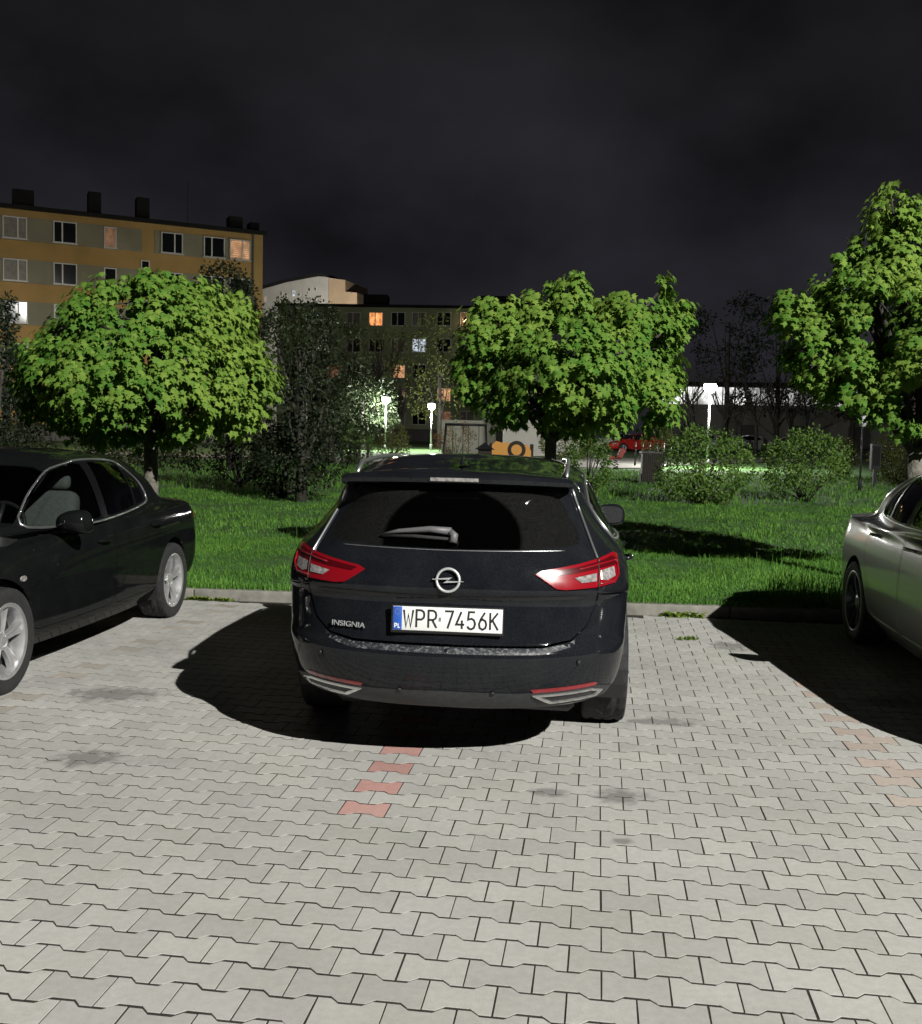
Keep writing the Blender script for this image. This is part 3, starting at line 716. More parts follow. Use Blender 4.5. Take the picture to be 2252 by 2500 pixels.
def build_car(name, rows, sp):
    sh = Shell(rows); Ae = sh.A[-1]; T = sh.T
    root = empty(name, sp['loc'], sp['rz']); pm = MATS[sp['paint']]; gm = MATS[sp['glass']]
    tR = lambda z: sh.inv(0, z, 'R')[1]
    tF = lambda z: sh.inv(0, z, 'F')[1]
    ra, fa, wr_, ar = sp['rear_axle'], sp['front_axle'], sp['wheel_r'], sp['arch_r']
    zc = wr_; zl = sp['sill']
    wins = {k: sh.path(smooth_poly(S(*v), 2, k=.07), True, .02) for k, v in sp['windows'].items()}
    doors = {k: sh.path(smooth_poly(S(*v), 1, k=.06), True, .03) for k, v in sp['doors'].items()}
    flank = arch(ra, zc, ar, zl+.02)+S((ra+ar+.12, zl), (fa-ar-.12, zl))+arch(fa, zc, ar, zl+.02)
    ws = sp['windshield']                     # list of ('F', x, z) from centre base outwards and back to centre top
    wz0, wz1 = ws[0][2], ws[-1][2]
    front = [('A', Ae, 0.), ('A', Ae, tF(wz0))]+[('F', x, z) for _, x, z in ws[1:-1]]+[('A', Ae, tF(wz1)), ('A', Ae, T), ('A', 0., T)]
    a_, b_ = sh.inv(fa+ar, zl+.02, 'S')
    front = [('A', a_+.05, max(b_-.02, .0))]+front
    if sp.get('tail'): outer = sp['tail'](sh, tR)+flank+front
    else:
        rg = sp['rear_glass']; a0, b0 = sh.inv(ra-ar, zl+.02, 'S')
        outer = [('A', 0., T), ('A', 0., tR(rg[-1][2]))]+[('R', x, z) for _, x, z in rg[-2:0:-1]]+[('A', 0., tR(rg[0][2])), ('A', 0., 0.), ('A', a0-.05, max(b0-.02, 0))]+flank+front[:-1]
    op = sh.path(outer, True, .03)
    patch('body', sh, op, pm, root, 0, list(wins.values())+list(doors.values()), res=.04, lip=.014)
    for s in (1, -1):
        for k, d in doors.items():
            dd = patch('door', sh, inset(d, .0045), pm, root, s, res=.045, lip=.014)
            hy, hz = sp['handles'][k]; door_handle(dd, sh, hy, hz, s, MATS[sp.get('handle_mat', sp['paint'])])
        for k, w_ in wins.items():
            patch('side_window', sh, inset(w_, .001), gm, root, s, offset=-.006, res=.06, lip=0)
        if sp.get('trim'):
            strip('window_trim', sh, sh.path(smooth_poly(S(*sp['trim']), 2, k=.18), True, .03), .008, MATS['satin_silver'], root, s, .003, True)
        if sp.get('pillar'):
            for pl in sp['pillar']: patch('pillar_cover', sh, sh.path(S(*pl), True, .03), MATS['gloss_black'], root, s, offset=.002, res=.06, lip=.004)
        for y_ in (ra, fa):
            wheel_well(root, s*.38, s*(sp['half']-(.045 if y_ == ra else .12)), y_, zc, ar-.004)
            wheel(root, s*(sp['half']-sp['wheel_w']/2-sp.get('inset', .012)), y_, wr_, sp['wheel_w'], sp['rim_r'], sp['style'], s)
        if sp.get('sill_strip'):
            patch('sill', sh, sh.path(S((ra+ar+.02,zl+.01),(fa-ar-.02,zl+.01),(fa-ar-.02,zl+.10),(ra+ar+.02,zl+.10)), True, .05), MATS[sp['sill_strip']], root, s, offset=.006, res=.05, lip=.01)
        mx_, my_, mz_ = sp['mirror']; wing_mirror(root, mx_, my_, mz_, s, pm)
        # headlamp
        hl = sp['headlamp']; patch('headlight', sh, sh.path([('F', x, z) for x, z in hl], True, .03), MATS['clear_lens'], root, s, offset=.004, res=.05)
    wp = sh.path([('A', Ae, tF(wz0))]+[('F', x, z) for _, x, z in ws[1:-1]]+[('A', Ae, tF(wz1))], True, .04)
    patch('windscreen', sh, wp, gm if sp.get('tint_front') else MATS['glass_clear'], root, 0, offset=-.005, res=.06, lip=0)
    if sp.get('rear_glass'):
        rg = sp['rear_glass']; rp = sh.path([('A', 0., tR(rg[0][2]))]+[('R', x, z) for _, x, z in rg[1:-1]]+[('A', 0., tR(rg[-1][2]))], True, .03)
        patch('rear_window', sh, rp, gm, root, 0, offset=-.004, res=.05, lip=0)
    patch('grille', sh, sh.path([('F', .03, .57), ('F', .32, .575), ('F', .34, .645), ('F', .03, .655)], True, .03), MATS['gloss_black'], root, 0, offset=.004, res=.05, lip=.004)
    patch('air_intake', sh, sh.path([('F', .05, .34), ('F', .50, .35), ('F', .46, .42), ('F', .05, .42)], True, .03), MATS['black_plastic'], root, 0, offset=.004, res=.05, lip=.004)
    # cabin
    y0, y1 = sp['cabin']; hw = sp['half']
    rbox('cabin_floor', (0, (ra+fa)/2, (zl+.48)/2), (2*hw-.30, fa-ra-2*ar+.30, .48-zl), .02, MATS['dark_cloth'], root, seg=1)
    rbox('underbody', (0, (ra+fa)/2, zl+.06), (2*hw-.62, fa-ra+1.35, .12), .03, MATS['black_plastic'], root, seg=1)
    rbox('dashboard', (0, y1-.05, .82), (2*hw-.34, .45, .30), .08, MATS['black_plastic'], root)
    rbox('rear_shelf', (0, y0-.10, sp['belt']-.09), (2*hw-.46, .55, .05), .02, MATS['dark_cloth'], root)
    sm = MATS[sp['cloth']]
    for s in (1, -1): seat(root, .37*s, sp['front_seat'], .50, 1, sm); seat(root, .36*s, sp['rear_seat'], .50, 1, sm, .60)
    st = MB(); c = Vector((-.37, y1-.38, .92)); M = Matrix.Rotation(math.radians(-62), 3, 'X')
    st.tube([c+M @ Vector((.185*math.cos(2*PI*i/28), .185*math.sin(2*PI*i/28), 0)) for i in range(28)], .014, 8, closed=True)
    for an in (0, PI, -PI/2): st.tube([c, c+M @ Vector((.18*math.cos(an), .18*math.sin(an), 0))], .016, 6)
    st.build('steering_wheel', MATS['black_plastic'], root, smooth=True)
    return root, sh

# ------------------------------------------------------------------ navy estate car, tail to the camera
#      zr   zm   zf    yr    yf    w    wr   wf   Lr   Lf   nr  nf
WAGON = [
 (0.260, 0.170, 0.180, 0.220, 4.850, 0.814, 0.710, 0.770, 0.600, 0.525, 2.220, 2.300),
 (0.330, 0.250, 0.260, 0.085, 4.930, 0.889, 0.800, 0.850, 0.620, 0.560, 2.320, 2.300),
 (0.400, 0.360, 0.380, 0.040, 4.970, 0.914, 0.835, 0.890, 0.620, 0.560, 2.420, 2.400),
 (0.500, 0.480, 0.500, 0.010, 4.990, 0.926, 0.855, 0.910, 0.620, 0.574, 2.420, 2.400),
 (0.575, 0.560, 0.580, 0.000, 4.985, 0.932, 0.863, 0.915, 0.620, 0.574, 2.420, 2.400),
 (0.600, 0.590, 0.600, 0.006, 4.980, 0.934, 0.866, 0.915, 0.620, 0.574, 2.420, 2.400),
 (0.622, 0.620, 0.620, 0.040, 4.975, 0.935, 0.867, 0.915, 0.600, 0.574, 2.420, 2.400),
 (0.720, 0.700, 0.660, 0.058, 4.950, 0.940, 0.873, 0.915, 0.600, 0.574, 2.420, 2.400),
 (0.825, 0.790, 0.700, 0.080, 4.920, 0.943, 0.878, 0.910, 0.580, 0.574, 2.420, 2.400),
 (0.845, 0.810, 0.720, 0.070, 4.910, 0.944, 0.880, 0.910, 0.580, 0.574, 2.420, 2.400),
 (0.868, 0.830, 0.740, 0.052, 4.890, 0.944, 0.881, 0.905, 0.590, 0.574, 2.420, 2.400),
 (0.950, 0.890, 0.780, 0.068, 4.820, 0.941, 0.875, 0.890, 0.590, 0.574, 2.320, 2.400),
 (1.010, 0.940, 0.840, 0.095, 4.620, 0.915, 0.860, 0.850, 0.600, 0.560, 2.320, 2.400),
 (1.065, 0.985, 0.970, 0.130, 3.950, 0.898, 0.835, 0.740, 0.620, 0.700, 2.320, 2.500),
 (1.100, 1.010, 1.010, 0.150, 3.680, 0.880, 0.810, 0.710, 0.640, 0.620, 2.320, 2.600),
 (1.240, 1.200, 1.200, 0.255, 3.250, 0.775, 0.685, 0.660, 0.600, 0.500, 2.420, 2.700),
 (1.350, 1.360, 1.370, 0.340, 2.860, 0.680, 0.605, 0.600, 0.440, 0.420, 2.900, 2.800),
 (1.385, 1.405, 1.410, 0.395, 2.740, 0.640, 0.565, 0.575, 0.420, 0.400, 2.900, 2.800),
 (1.410, 1.440, 1.440, 0.480, 2.600, 0.575, 0.500, 0.530, 0.420, 0.400, 2.800, 2.600),
 (1.440, 1.475, 1.470, 0.800, 2.300, 0.420, 0.360, 0.400, 0.400, 0.400, 2.600, 2.400),
 (1.460, 1.490, 1.485, 1.150, 2.000, 0.220, 0.190, 0.200, 0.250, 0.250, 2.400, 2.400),
 (1.468, 1.495, 1.490, 1.400, 1.800, 0.001, 0.001, 0.001, 0.100, 0.100, 2.200, 2.200)]
TG = Rr((.45,.627),(.58,.648),(.655,.71),(.693,.80),(.703,.87),(.705,.95),(.692,1.03),(.663,1.09),(.553,1.372),(.50,1.398))
GL = Rr((.43,1.352),(.478,1.338),(.497,1.32),(.612,1.135),(.612,1.09),(.56,1.078),(.30,1.068))
def wagon_tail(sh, tR):
    g = [('R', x+.005, z+(.004 if i == len(TG)-1 else 0)) for i, (_, x, z) in enumerate(TG)]
    return [('A', 0., sh.T), ('A', 0., tR(1.408))]+g[:3:-1]+S((.60,.845),(.80,.74),(.930,.625))[0:0]+[('R', .712, .862), ('S', .50, .845), ('S', .915, .63)]
CAR_PSI = .088
c0 = Vector((-.058, 4.70, 0))
spec = dict(loc=c0, rz=-CAR_PSI, paint='paint_navy', glass='glass_tint', rear_axle=1.19, front_axle=4.02, wheel_r=.338, wheel_w=.245, rim_r=.235, arch_r=.385, sill=.20, half=.928,
    windows=dict(q=[(1.27,1.06),(1.42,1.36),(1.0,1.335),(.80,1.20),(.78,1.085)], r=[(2.27,1.03),(2.29,1.385),(1.52,1.372),(1.36,1.06)], f=[(3.30,1.03),(2.82,1.34),(2.72,1.375),(2.38,1.388),(2.35,1.03)]),
    doors=dict(r=[(1.62,.33),(1.55,.62),(1.38,.76),(1.33,.98),(2.29,.965),(2.31,.33)], f=[(2.325,.33),(2.305,.965),(3.40,.95),(3.46,.60),(3.45,.33)]),
    handles=dict(r=(1.50,.90), f=(2.46,.885)), trim=[(.76,1.07),(.80,1.21),(.98,1.352),(1.45,1.385),(2.4,1.402),(2.75,1.385),(2.86,1.35),(3.36,1.02),(2.3,1.015),(1.3,1.04)],
    pillar=[[(2.345,1.04),(2.375,1.375),(2.30,1.375),(2.28,1.04)]], sill_strip='grey_plastic', mirror=(.80,3.17,1.035), headlamp=[(.48,.70),(.74,.72),(.78,.66),(.70,.60),(.50,.63)],
    windshield=[('F',0,1.02),('F',.60,1.0),('F',.66,1.02),('F',.585,1.34),('F',.50,1.37),('F',0,1.385)], tint_front=True, cabin=(.9,3.3), belt=1.0, front_seat=2.45, rear_seat=1.6, cloth='dark_cloth', style='alloy', tail=wagon_tail)
estate, esh = build_car('estate_car', WAGON, spec)
tag(estate, 'dark navy estate car parked tail outwards with plate WPR 7456K', 'car', 'cars parked against the kerb')
# tailgate, window, bumper
tR = lambda z: esh.inv(0, z, 'R')[1]
tg = [('A', 0., tR(.627))]+TG+[('A', 0., tR(1.402)), ('A', 0., tR(1.358))]+GL+[('A', 0., tR(1.066))]
tgo = patch('tailgate', esh, esh.path(tg, True, .025), MATS['paint_navy'], estate, 0, res=.03, lip=.014)
patch('rear_window', esh, esh.path([('A', 0., tR(1.066))]+GL[::-1]+[('A', 0., tR(1.358))], True, .025), MATS['glass_rear'], estate, 0, offset=-.002, res=.04, lip=0)
# dark surround printed on the glass edge
bp = [('A', 0., tR(.30))]+[('A', 0., tR(.617))]+Rr((.455,.617),(.588,.640),(.665,.704),(.704,.796),(.711,.852))+S((.50,.835),(.905,.620))
bp += [p for p in arch(1.19,.338,.385,.24)[:12] if p[2] < .60][::-1]
a0, b0 = esh.inv(.81, .26, 'S'); bp += [('A', a0-.03, b0), ('A', .55, tR(.30)+.01)]
bumper = patch('rear_bumper', esh, esh.path(bp, True, .025), MATS['paint_navy'], estate, 0, res=.03, lip=.014)
# scuffed loading edge on top of the bumper
def speckle(name):
    m = bpy.data.materials.new(name); m.use_nodes = True; MATS[name] = m; n = m.node_tree.nodes; L = m.node_tree.links; p = n['Principled BSDF']
    t = n.new('ShaderNodeTexCoord'); a = n.new('ShaderNodeTexNoise'); a.inputs['Scale'].default_value = 55; a.inputs['Detail'].default_value = 9; a.inputs['Roughness'].default_value = .8; L.new(t.outputs['Object'], a.inputs['Vector'])
    r = n.new('ShaderNodeValToRGB'); r.color_ramp.elements[0].position = .50; r.color_ramp.elements[0].color = (.012,.014,.02,1); r.color_ramp.elements[1].position = .62; r.color_ramp.elements[1].color = (.20,.20,.20,1)
    L.new(a.outputs['Fac'], r.inputs[0]); L.new(r.outputs[0], p.inputs['Base Color']); p.inputs['Roughness'].default_value = .5
    b = n.new('ShaderNodeBump'); b.inputs['Strength'].default_value = .5; b.inputs['Distance'].default_value = .004; L.new(a.outputs['Fac'], b.inputs['Height']); L.new(b.outputs[0], p.inputs['Normal'])
speckle('scuffed_film')
patch('loading_edge', esh, esh.path([('A', 0., tR(.588))]+[('A', 0., tR(.6145))]+Rr((.455,.6145),(.575,.632),(.60,.648),(.60,.618),(.45,.590)), True, .025), MATS['scuffed_film'], estate, 0, offset=.0015, res=.03, lip=.001)
# lower valance, exhaust surrounds, reflectors, sensors
patch('diffuser', esh, esh.path([('A', 0., tR(.318))]+[('A', 0., tR(.405))]+Rr((.34,.398),(.40,.400),(.72,.411),(.79,.385),(.76,.335),(.42,.316)), True, .025), MATS['grey_plastic'], estate, 0, offset=.006, res=.03, lip=.012)
ex_o = Rr((.405,.391),(.685,.402),(.740,.384),(.708,.355),(.485,.345)); ex_i = Rr((.436,.385),(.682,.395),(.718,.382),(.700,.362),(.500,.353))
for s in (1, -1):
    eo = esh.path(ex_o, True, .02); ei = esh.path(ex_i, True, .02)
    et = patch('exhaust_trim', esh, eo, MATS['chrome'], estate, s, [ei], offset=.014, res=.03, lip=.018)
    patch('exhaust_opening', esh, ei, MATS['plate_ink'], et, s, offset=.004, res=.04, lip=0)
    patch('reflector', esh, esh.path(Rr((.40,.417),(.41,.403),(.70,.415),(.715,.423),(.70,.430)), True, .02), MATS['red_lens'], estate, s, offset=.007, res=.03, lip=.008)
    for x_, z_ in ((.22,.40),(.62,.545)):
        a, t = esh.inv(x_, z_, 'R'); P = esh.eval(a, t); N = esh.normal(a, t); P = P+N*.008; 
        if s < 0: P = P*[-1,1,1]; N = N*[-1,1,1]
        q = Vector(N).to_track_quat('Z', 'Y').to_matrix()
        b = MB(); b.lathe([(0,.003),(.009,.0025),(.0115,0),(.0115,-.004)], 14); b.V = [tuple(q @ Vector(v)+Vector(P)) for v in b.V]
        b.build('parking_sensor', MATS['black_plastic'], estate, smooth=True)
    # tail lamp
    tl = Rr((.405,.958),(.43,.972),(.60,.998),(.70,1.018),(.775,1.040),(.798,1.030),(.808,.940),(.785,.905),(.70,.892),(.55,.886),(.505,.892))
    tail = patch('tail_light', esh, esh.path(tl, True, .02), MATS['red_lens'], estate, s, offset=.010, res=.022, lip=.022)
    patch('dark_lens', esh, esh.path(Rr((.44,.963),(.60,.985),(.70,1.004),(.768,1.024),(.785,1.015),(.790,.985),(.70,.975),(.60,.960),(.47,.946)), True, .02), MATS['red_dark'], tail, s, offset=.0125, res=.022, lip=.003)
    patch('clear_lens', esh, esh.path(Rr((.585,.938),(.69,.955),(.69,.918),(.62,.914)), True, .015), MATS['clear_lens'], tail, s, offset=.0140, res=.02, lip=.003)
    patch('clear_lens', esh, esh.path(Rr((.712,.966),(.775,.978),(.782,.935),(.74,.918),(.715,.926)), True, .015), MATS['clear_lens'], tail, s, offset=.0140, res=.02, lip=.003)
    strip('lens_gap', esh, esh.path(Rr((.700,.885),(.702,.95),(.697,1.02)), False, .02), .003, MATS['plate_ink'], tail, s, .0135, n=6)
    strip('light_bar', esh, esh.path(Rr((.70,.905),(.77,.914),(.796,.945),(.790,1.005),(.70,.992),(.60,.974)), False, .02), .0045, MATS['red_lens'], tail, s, .0150, n=6)
    # silver strip painting the light caught on the tailgate edge, roof rail
    strip('pillar_glint', esh, esh.path(Rr((.708,1.0),(.668,1.095),(.61,1.24),(.562,1.366)), False, .02), .007, MATS['satin_silver'], estate, s, .004)
    rl = MB(); pts = []
    for i in range(15):
        y = .62+2.0*i/14; zz = 1.438+.03*math.sin(PI*min(1,max(0,(y-.4)/2.6))); 
        if i in (0, 14): zz -= .045
        pts.append((s*(.545+.02*math.sin(PI*i/14)), y, zz))
    rl.tube(pts, [.010]+[.013]*13+[.010], 8).build('roof_rail', MATS['satin_silver'], estate, smooth=True)
strip('window_seam', esh, esh.path([('A', -.55, tR(1.062))]+[('A', 0., tR(1.058)), ('A', .55, tR(1.062))], False, .02), .0025, MATS['satin_silver'], estate, 1, .003, n=6)
# spoiler
def spoiler():
    b = MB(); V = []; xs = [-.575,-.54,-.45,-.3,0,.3,.45,.54,.575]
    for x in xs:
        q = abs(x)/.575; yb = .262+.085*q**2.2; zt = 1.402-.012*q**2; d = .0 if abs(x) < .57 else .012
        V += [(x, .62, 1.437-.05*q**2.5), (x, .47, 1.432-.035*q**2.5), (x, yb+.03, zt+.010-d), (x, yb, zt-.008-d*.5), (x, yb+.005, zt-.028), (x, yb+.07, zt-.040), (x, .45, 1.345)]
    n = 7; Fc = []
    for i in range(len(xs)-1):
        for k in range(n-1): Fc.append((i*n+k, i*n+k+1, (i+1)*n+k+1, (i+1)*n+k))
    Fc += [tuple(range(n))[::-1], tuple((len(xs)-1)*n+k for k in range(n))]
    Fc = [f[::-1] for f in Fc]
    o = mesh_obj('spoiler', V, Fc, MATS['paint_navy'], estate, True, sharp=50); return o
sp_o = spoiler()
MB().box((0,.2625,1.389),(.235,.014,.017)).build('brake_light', MATS['clear_lens'], sp_o)
rbox('light_block', (0,.66,.425), (1.24,.96,.12), .03, MATS['black_plastic'], estate, seg=1)  # black box added to stop light leaking through under the rear bumper
# antenna fin
b = MB(); V = []; 
for i, (y, z, w_) in enumerate(((.86,0,.030),(.80,.004,.032),(.76,.022,.022),(.70,.050,.010),(.675,.058,.004),(.665,.05,.006),(.66,.0,.020))): V += [(-w_,y,1.448+z*.0),( -w_*.4,y,1.448+z),(w_*.4,y,1.448+z),(w_,y,1.448)]
Fc = [(4*i+k,4*i+k+1,4*i+5+k,4*i+4+k) for i in range(6) for k in range(3)]+[(0,1,2,3)]
b.add(V,Fc).build('antenna_fin', MATS['paint_navy'], estate, smooth=True)
# wiper
wa = [esh.inv(x, z, 'R') for x, z in ((.005,1.105),(.02,1.13),(-.0,1.14))]
def on_tail(x, z, off):
    a, t = esh.inv(abs(x), z, 'R'); P = esh.eval(a, t)+esh.normal(a, t)*off
    return Vector((math.copysign(P[0], x), P[1], P[2]))
wp = MATS['wiper_grey']
w_o = MB().tube([on_tail(.012,1.088,.018), on_tail(.016,1.115,.026), on_tail(-.005,1.128,.030)], [.020,.020,.018], 8).build('wiper', wp, estate, smooth=True)
MB().tube([on_tail(-.0,1.130,.030), on_tail(-.10,1.137,.030), on_tail(-.25,1.125,.026), on_tail(-.335,1.112,.018)], [.019,.015,.010,.004], 8).build('wiper_arm', wp, w_o, smooth=True)
MB().tube([on_tail(-.01,1.105,.012), on_tail(-.18,1.112,.012), on_tail(-.335,1.108,.010)], [.008,.009,.006], 6).build('wiper_blade', MATS['rubber'], w_o, smooth=True)
# plate, emblem, lettering sit on the tail
tilt = Matrix.Rotation(math.radians(-7), 3, 'X')
pl = bpy.data.objects.new('number_plate', None); link(pl, estate); pl.location = (0, .042, .738); pl.rotation_euler = (math.radians(-5), 0, 0)
rbox('plate_frame', (0,.006,0), (.532,.014,.132), .006, MATS['black_plastic'], pl, seg=2)
rbox('plate_sheet', (.002,-.002,.004), (.516,.006,.112), .0028, MATS['plate_white'], pl, seg=2)
rbox('blue_band', (-.233,-.003,.004), (.044,.0062,.110), .0028, MATS['plate_blue'], pl, seg=2)
GLY = {'W':[[(0,1),(.25,0),(.5,.72),(.75,0),(1,1)]], 'P':[[(.08,0),(.08,1),(.6,1),(.85,.9),(.92,.73),(.85,.56),(.6,.46),(.08,.46)]],
 'R':[[(.08,0),(.08,1),(.6,1),(.85,.9),(.92,.73),(.85,.56),(.6,.46),(.08,.46)],[(.5,.46),(.95,0)]], '7':[[(.02,1),(.95,1),(.35,0)]], '4':[[(.62,1),(.05,.25),(.98,.25)],[(.70,.5),(.70,0)]],
 '5':[[(.9,1),(.2,1),(.12,.55),(.5,.62),(.8,.53),(.93,.32),(.8,.09),(.5,0),(.2,.05),(.05,.17)]], '6':[[(.75,1),(.3,.62),(.1,.32),(.18,.1),(.5,0),(.82,.1),(.92,.3),(.82,.5),(.5,.6),(.25,.52)]], 'K':[[(.08,0),(.08,1)],[(.95,1),(.1,.42)],[(.32,.58),(.98,0)]],
 'L':[[(.1,1),(.1,0),(.8,0)]]}
def ribbon_text(name, txt, x0, z0, hgt, wid, gap, stroke, y, mt, parent):
    b = MB(); x = x0
    for ch in txt:
        if ch == ' ': x += wid*.72; continue
        for ln in GLY[ch]:
            P = [Vector((x+a*wid, y, z0+c*hgt)) for a, c in ln]
            L_, R_ = [], []
            for i, p in enumerate(P):
                d1 = (P[i]-P[i-1]).normalized() if i else (P[1]-P[0]).normalized(); d2 = (P[i+1]-P[i]).normalized() if i < len(P)-1 else d1
                t = (d1+d2).normalized() if (d1+d2).length > .3 else d1; nn = Vector((-t.z,0,t.x)); k = stroke/2/max(.55, math.sqrt(max(.1,(1+d1.dot(d2))/2)))
                L_.append(p+nn*k); R_.append(p-nn*k)
            n = len(P); b.add(L_+R_, [(i, i+1, n+i+1, n+i) for i in range(n-1)])
        x += wid+gap
    return b.build(name, mt, parent)
ribbon_text('plate_letters', 'WPR', -.203, -.036, .080, .044, .0125, .0095, -.0062, MATS['plate_ink'], pl)
ribbon_text('plate_digits', '7456K', -.010, -.036, .080, .041, .0115, .0095, -.0062, MATS['plate_ink'], pl)
ribbon_text('country_code', 'PL', -.246, -.040, .019, .012, .004, .0042, -.0072, MATS['plate_white'], pl)
b = MB()
for i in range(12): t = 2*PI*i/12; b.box((-.233+.0125*math.cos(t), -.0066, .034+.0125*math.sin(t)), (.0035,.001,.0035))
b.build('star_ring', MATS['hologram'], pl)
MB().box((-.0325,-.0056,.004),(.011,.001,.018)).build('hologram_sticker', MATS['hologram'], pl)
# black strip painting in the dark of the recess above the plate
patch('recess_dark', esh, esh.path([('A', 0., tR(.829)), ('A', 0., tR(.850))]+Rr((.60,.856),(.66,.848),(.60,.838)), True, .025), MATS['plate_ink'], estate, 0, offset=.0015, res=.03, lip=.001)
em = bpy.data.objects.new('emblem', None); link(em, estate); em.location = (0, .058, .926); em.rotation_euler = (math.radians(-9),0,0)
b = MB(); b.tube([(.0535*math.cos(2*PI*i/40), -.008, .0535*math.sin(2*PI*i/40)) for i in range(40)], .0068, 8, closed=True); b.build('emblem_ring', MATS['emblem_metal'], em, smooth=True)
MB().prism([(-.073,.004),(.020,.013),(-.004,-.004),(.073,-.004),(.073,-.0065),(-.022,-.014),(.004,.003),(-.073,.001)][::-1], -.016, -.002).build('emblem_bolt', MATS['emblem_metal'], em)
def font_text(name, body, size, loc, rot, mt, parent, sx=1., ext=.002):
    cu = bpy.data.curves.new(name, 'FONT'); cu.body = body; cu.size = size; cu.extrude = ext; cu.align_x = 'CENTER'; cu.align_y = 'CENTER'
    o = bpy.data.objects.new(name, cu); col.objects.link(o); dg = bpy.context.evaluated_depsgraph_get(); me = bpy.data.meshes.new_from_object(o.evaluated_get(dg)); bpy.data.objects.remove(o)
    me.materials.clear(); me.materials.append(mt); q = bpy.data.objects.new(name, me); q.location = loc; q.rotation_euler = rot; q.scale = (sx,1,1); return link(q, parent)
p_ = on_tail(-.478,.690,.010); _a, _t = esh.inv(.478,.690,'R'); _nv = esh.normal(_a,_t)
font_text('model_lettering', 'INSIGNIA', .036, p_, (math.radians(86), 0, -math.atan2(_nv[0], -_nv[1])), MATS['emblem_metal'], estate, 1.22)

# ------------------------------------------------------------------ black saloon facing the camera
SEDAN_A = [
 (.25, .19, .20, .18, 4.50, .79, .72, .70, .45, .80, 2.6, 2.3),
 (.34, .30, .30, .04, 4.60, .850,.79, .78, .48, .85, 2.6, 2.3),
 (.48, .46, .46, .00, 4.635,.868,.82, .80, .50, .88, 2.6, 2.3),
 (.62, .60, .58, .01, 4.62, .874,.83, .80, .50, .90, 2.6, 2.3),
 (.76, .72, .66, .03, 4.56, .872,.83, .79, .50, .92, 2.5, 2.3),
 (.88, .82, .72, .05, 4.46, .862,.815,.77, .50, .92, 2.5, 2.3),
 (.945,.885,.78, .09, 4.25, .848,.79, .74, .50, .85, 2.5, 2.4),
 (.975,.915,.87, .17, 3.80, .838,.76, .71, .55, .70, 2.5, 2.5),
 (1.01,.935,.945,.46, 3.62, .830,.72, .76, .60, .46, 2.5, 2.6),
 (1.18,1.13,1.13,.76, 3.22, .760,.665,.70, .50, .42, 2.6, 2.7),
 (1.30,1.29,1.30,1.02,2.86, .685,.605,.635,.48, .38, 2.7, 2.7),
 (1.345,1.35,1.355,1.12,2.70,.640,.570,.600,.46, .36, 2.7, 2.7),
 (1.38,1.39,1.39,1.26,2.56,.575,.51, .54, .40, .34, 2.6, 2.5),
 (1.41,1.425,1.422,1.52,2.40,.42,.37,.40, .28, .26, 2.4, 2.4),
 (1.43,1.443,1.44,1.80,2.25, .20, .18, .19, .12, .12, 2.4, 2.4),
 (1.435,1.446,1.446,1.95,2.10,.001,.001,.001,.03,.03,2.2,2.2)]
LPSI = .090
def place(contact_rear, half_track, psi, rear_axle, side):
    """where the tail centre lies, from the outer contact of a rear tyre of a car facing the camera"""
    fx, fy = -math.sin(psi), -math.cos(psi)         # heading
    rx, ry = fy, -fx                                 # car's right hand
    return Vector((contact_rear[0]-rx*half_track*side-fx*rear_axle, contact_rear[1]-ry*half_track*side-fy*rear_axle, 0))
specA = dict(loc=place((-2.43,8.70), .868, LPSI, .985, -1), rz=PI-LPSI, paint='paint_black', glass='glass_clear', rear_axle=.985, front_axle=3.66, wheel_r=.322, wheel_w=.225, rim_r=.218, arch_r=.368, sill=.20, half=.872,
    windows=dict(q=[(1.265,1.03),(1.335,1.18),(1.545,1.295),(1.575,1.005)], r=[(1.605,1.0),(1.575,1.305),(1.70,1.342),(1.92,1.354),(2.185,1.356),(2.225,.958)], f=[(2.30,.952),(2.262,1.355),(2.42,1.346),(2.66,1.302),(2.97,1.157),(3.29,.985),(3.20,.945)]),
    doors=dict(r=[(1.44,.31),(1.38,.52),(1.22,.68),(1.14,.88),(1.2,.955),(2.16,.905),(2.175,.31)], f=[(2.19,.31),(2.18,.905),(3.30,.89),(3.34,.70),(3.30,.31)]),
    handles=dict(r=(1.41,.835), f=(2.37,.797)), trim=[(1.22,1.01),(1.31,1.19),(1.48,1.29),(1.62,1.338),(1.92,1.366),(2.29,1.365),(2.67,1.312),(2.99,1.16),(3.36,.955),(2.57,.93),(2.25,.938),(1.6,.978)],
    pillar=[[(2.272,1.36),(2.312,.948),(2.215,.952),(2.175,1.36)]], sill_strip=None, mirror=(.80,2.90,.975), headlamp=[(.45,.66),(.70,.69),(.77,.64),(.68,.57),(.46,.58)],
    windshield=[('F',0,.965),('F',.60,.955),('F',.70,.975),('F',.60,1.29),('F',.50,1.33),('F',0,1.345)], rear_glass=[('R',0,1.03),('R',.52,1.045),('R',.60,1.075),('R',.53,1.28),('R',.45,1.315),('R',0,1.33)], cabin=(1.25,3.3), belt=.93, front_seat=2.52, rear_seat=1.72, cloth='seat_cloth', style='alloy')
saloon, ssh = build_car('saloon_car', SEDAN_A, specA)
tag(saloon, 'black saloon car with silver five spoke wheels and bright window line, facing out', 'car', 'cars parked against the kerb')
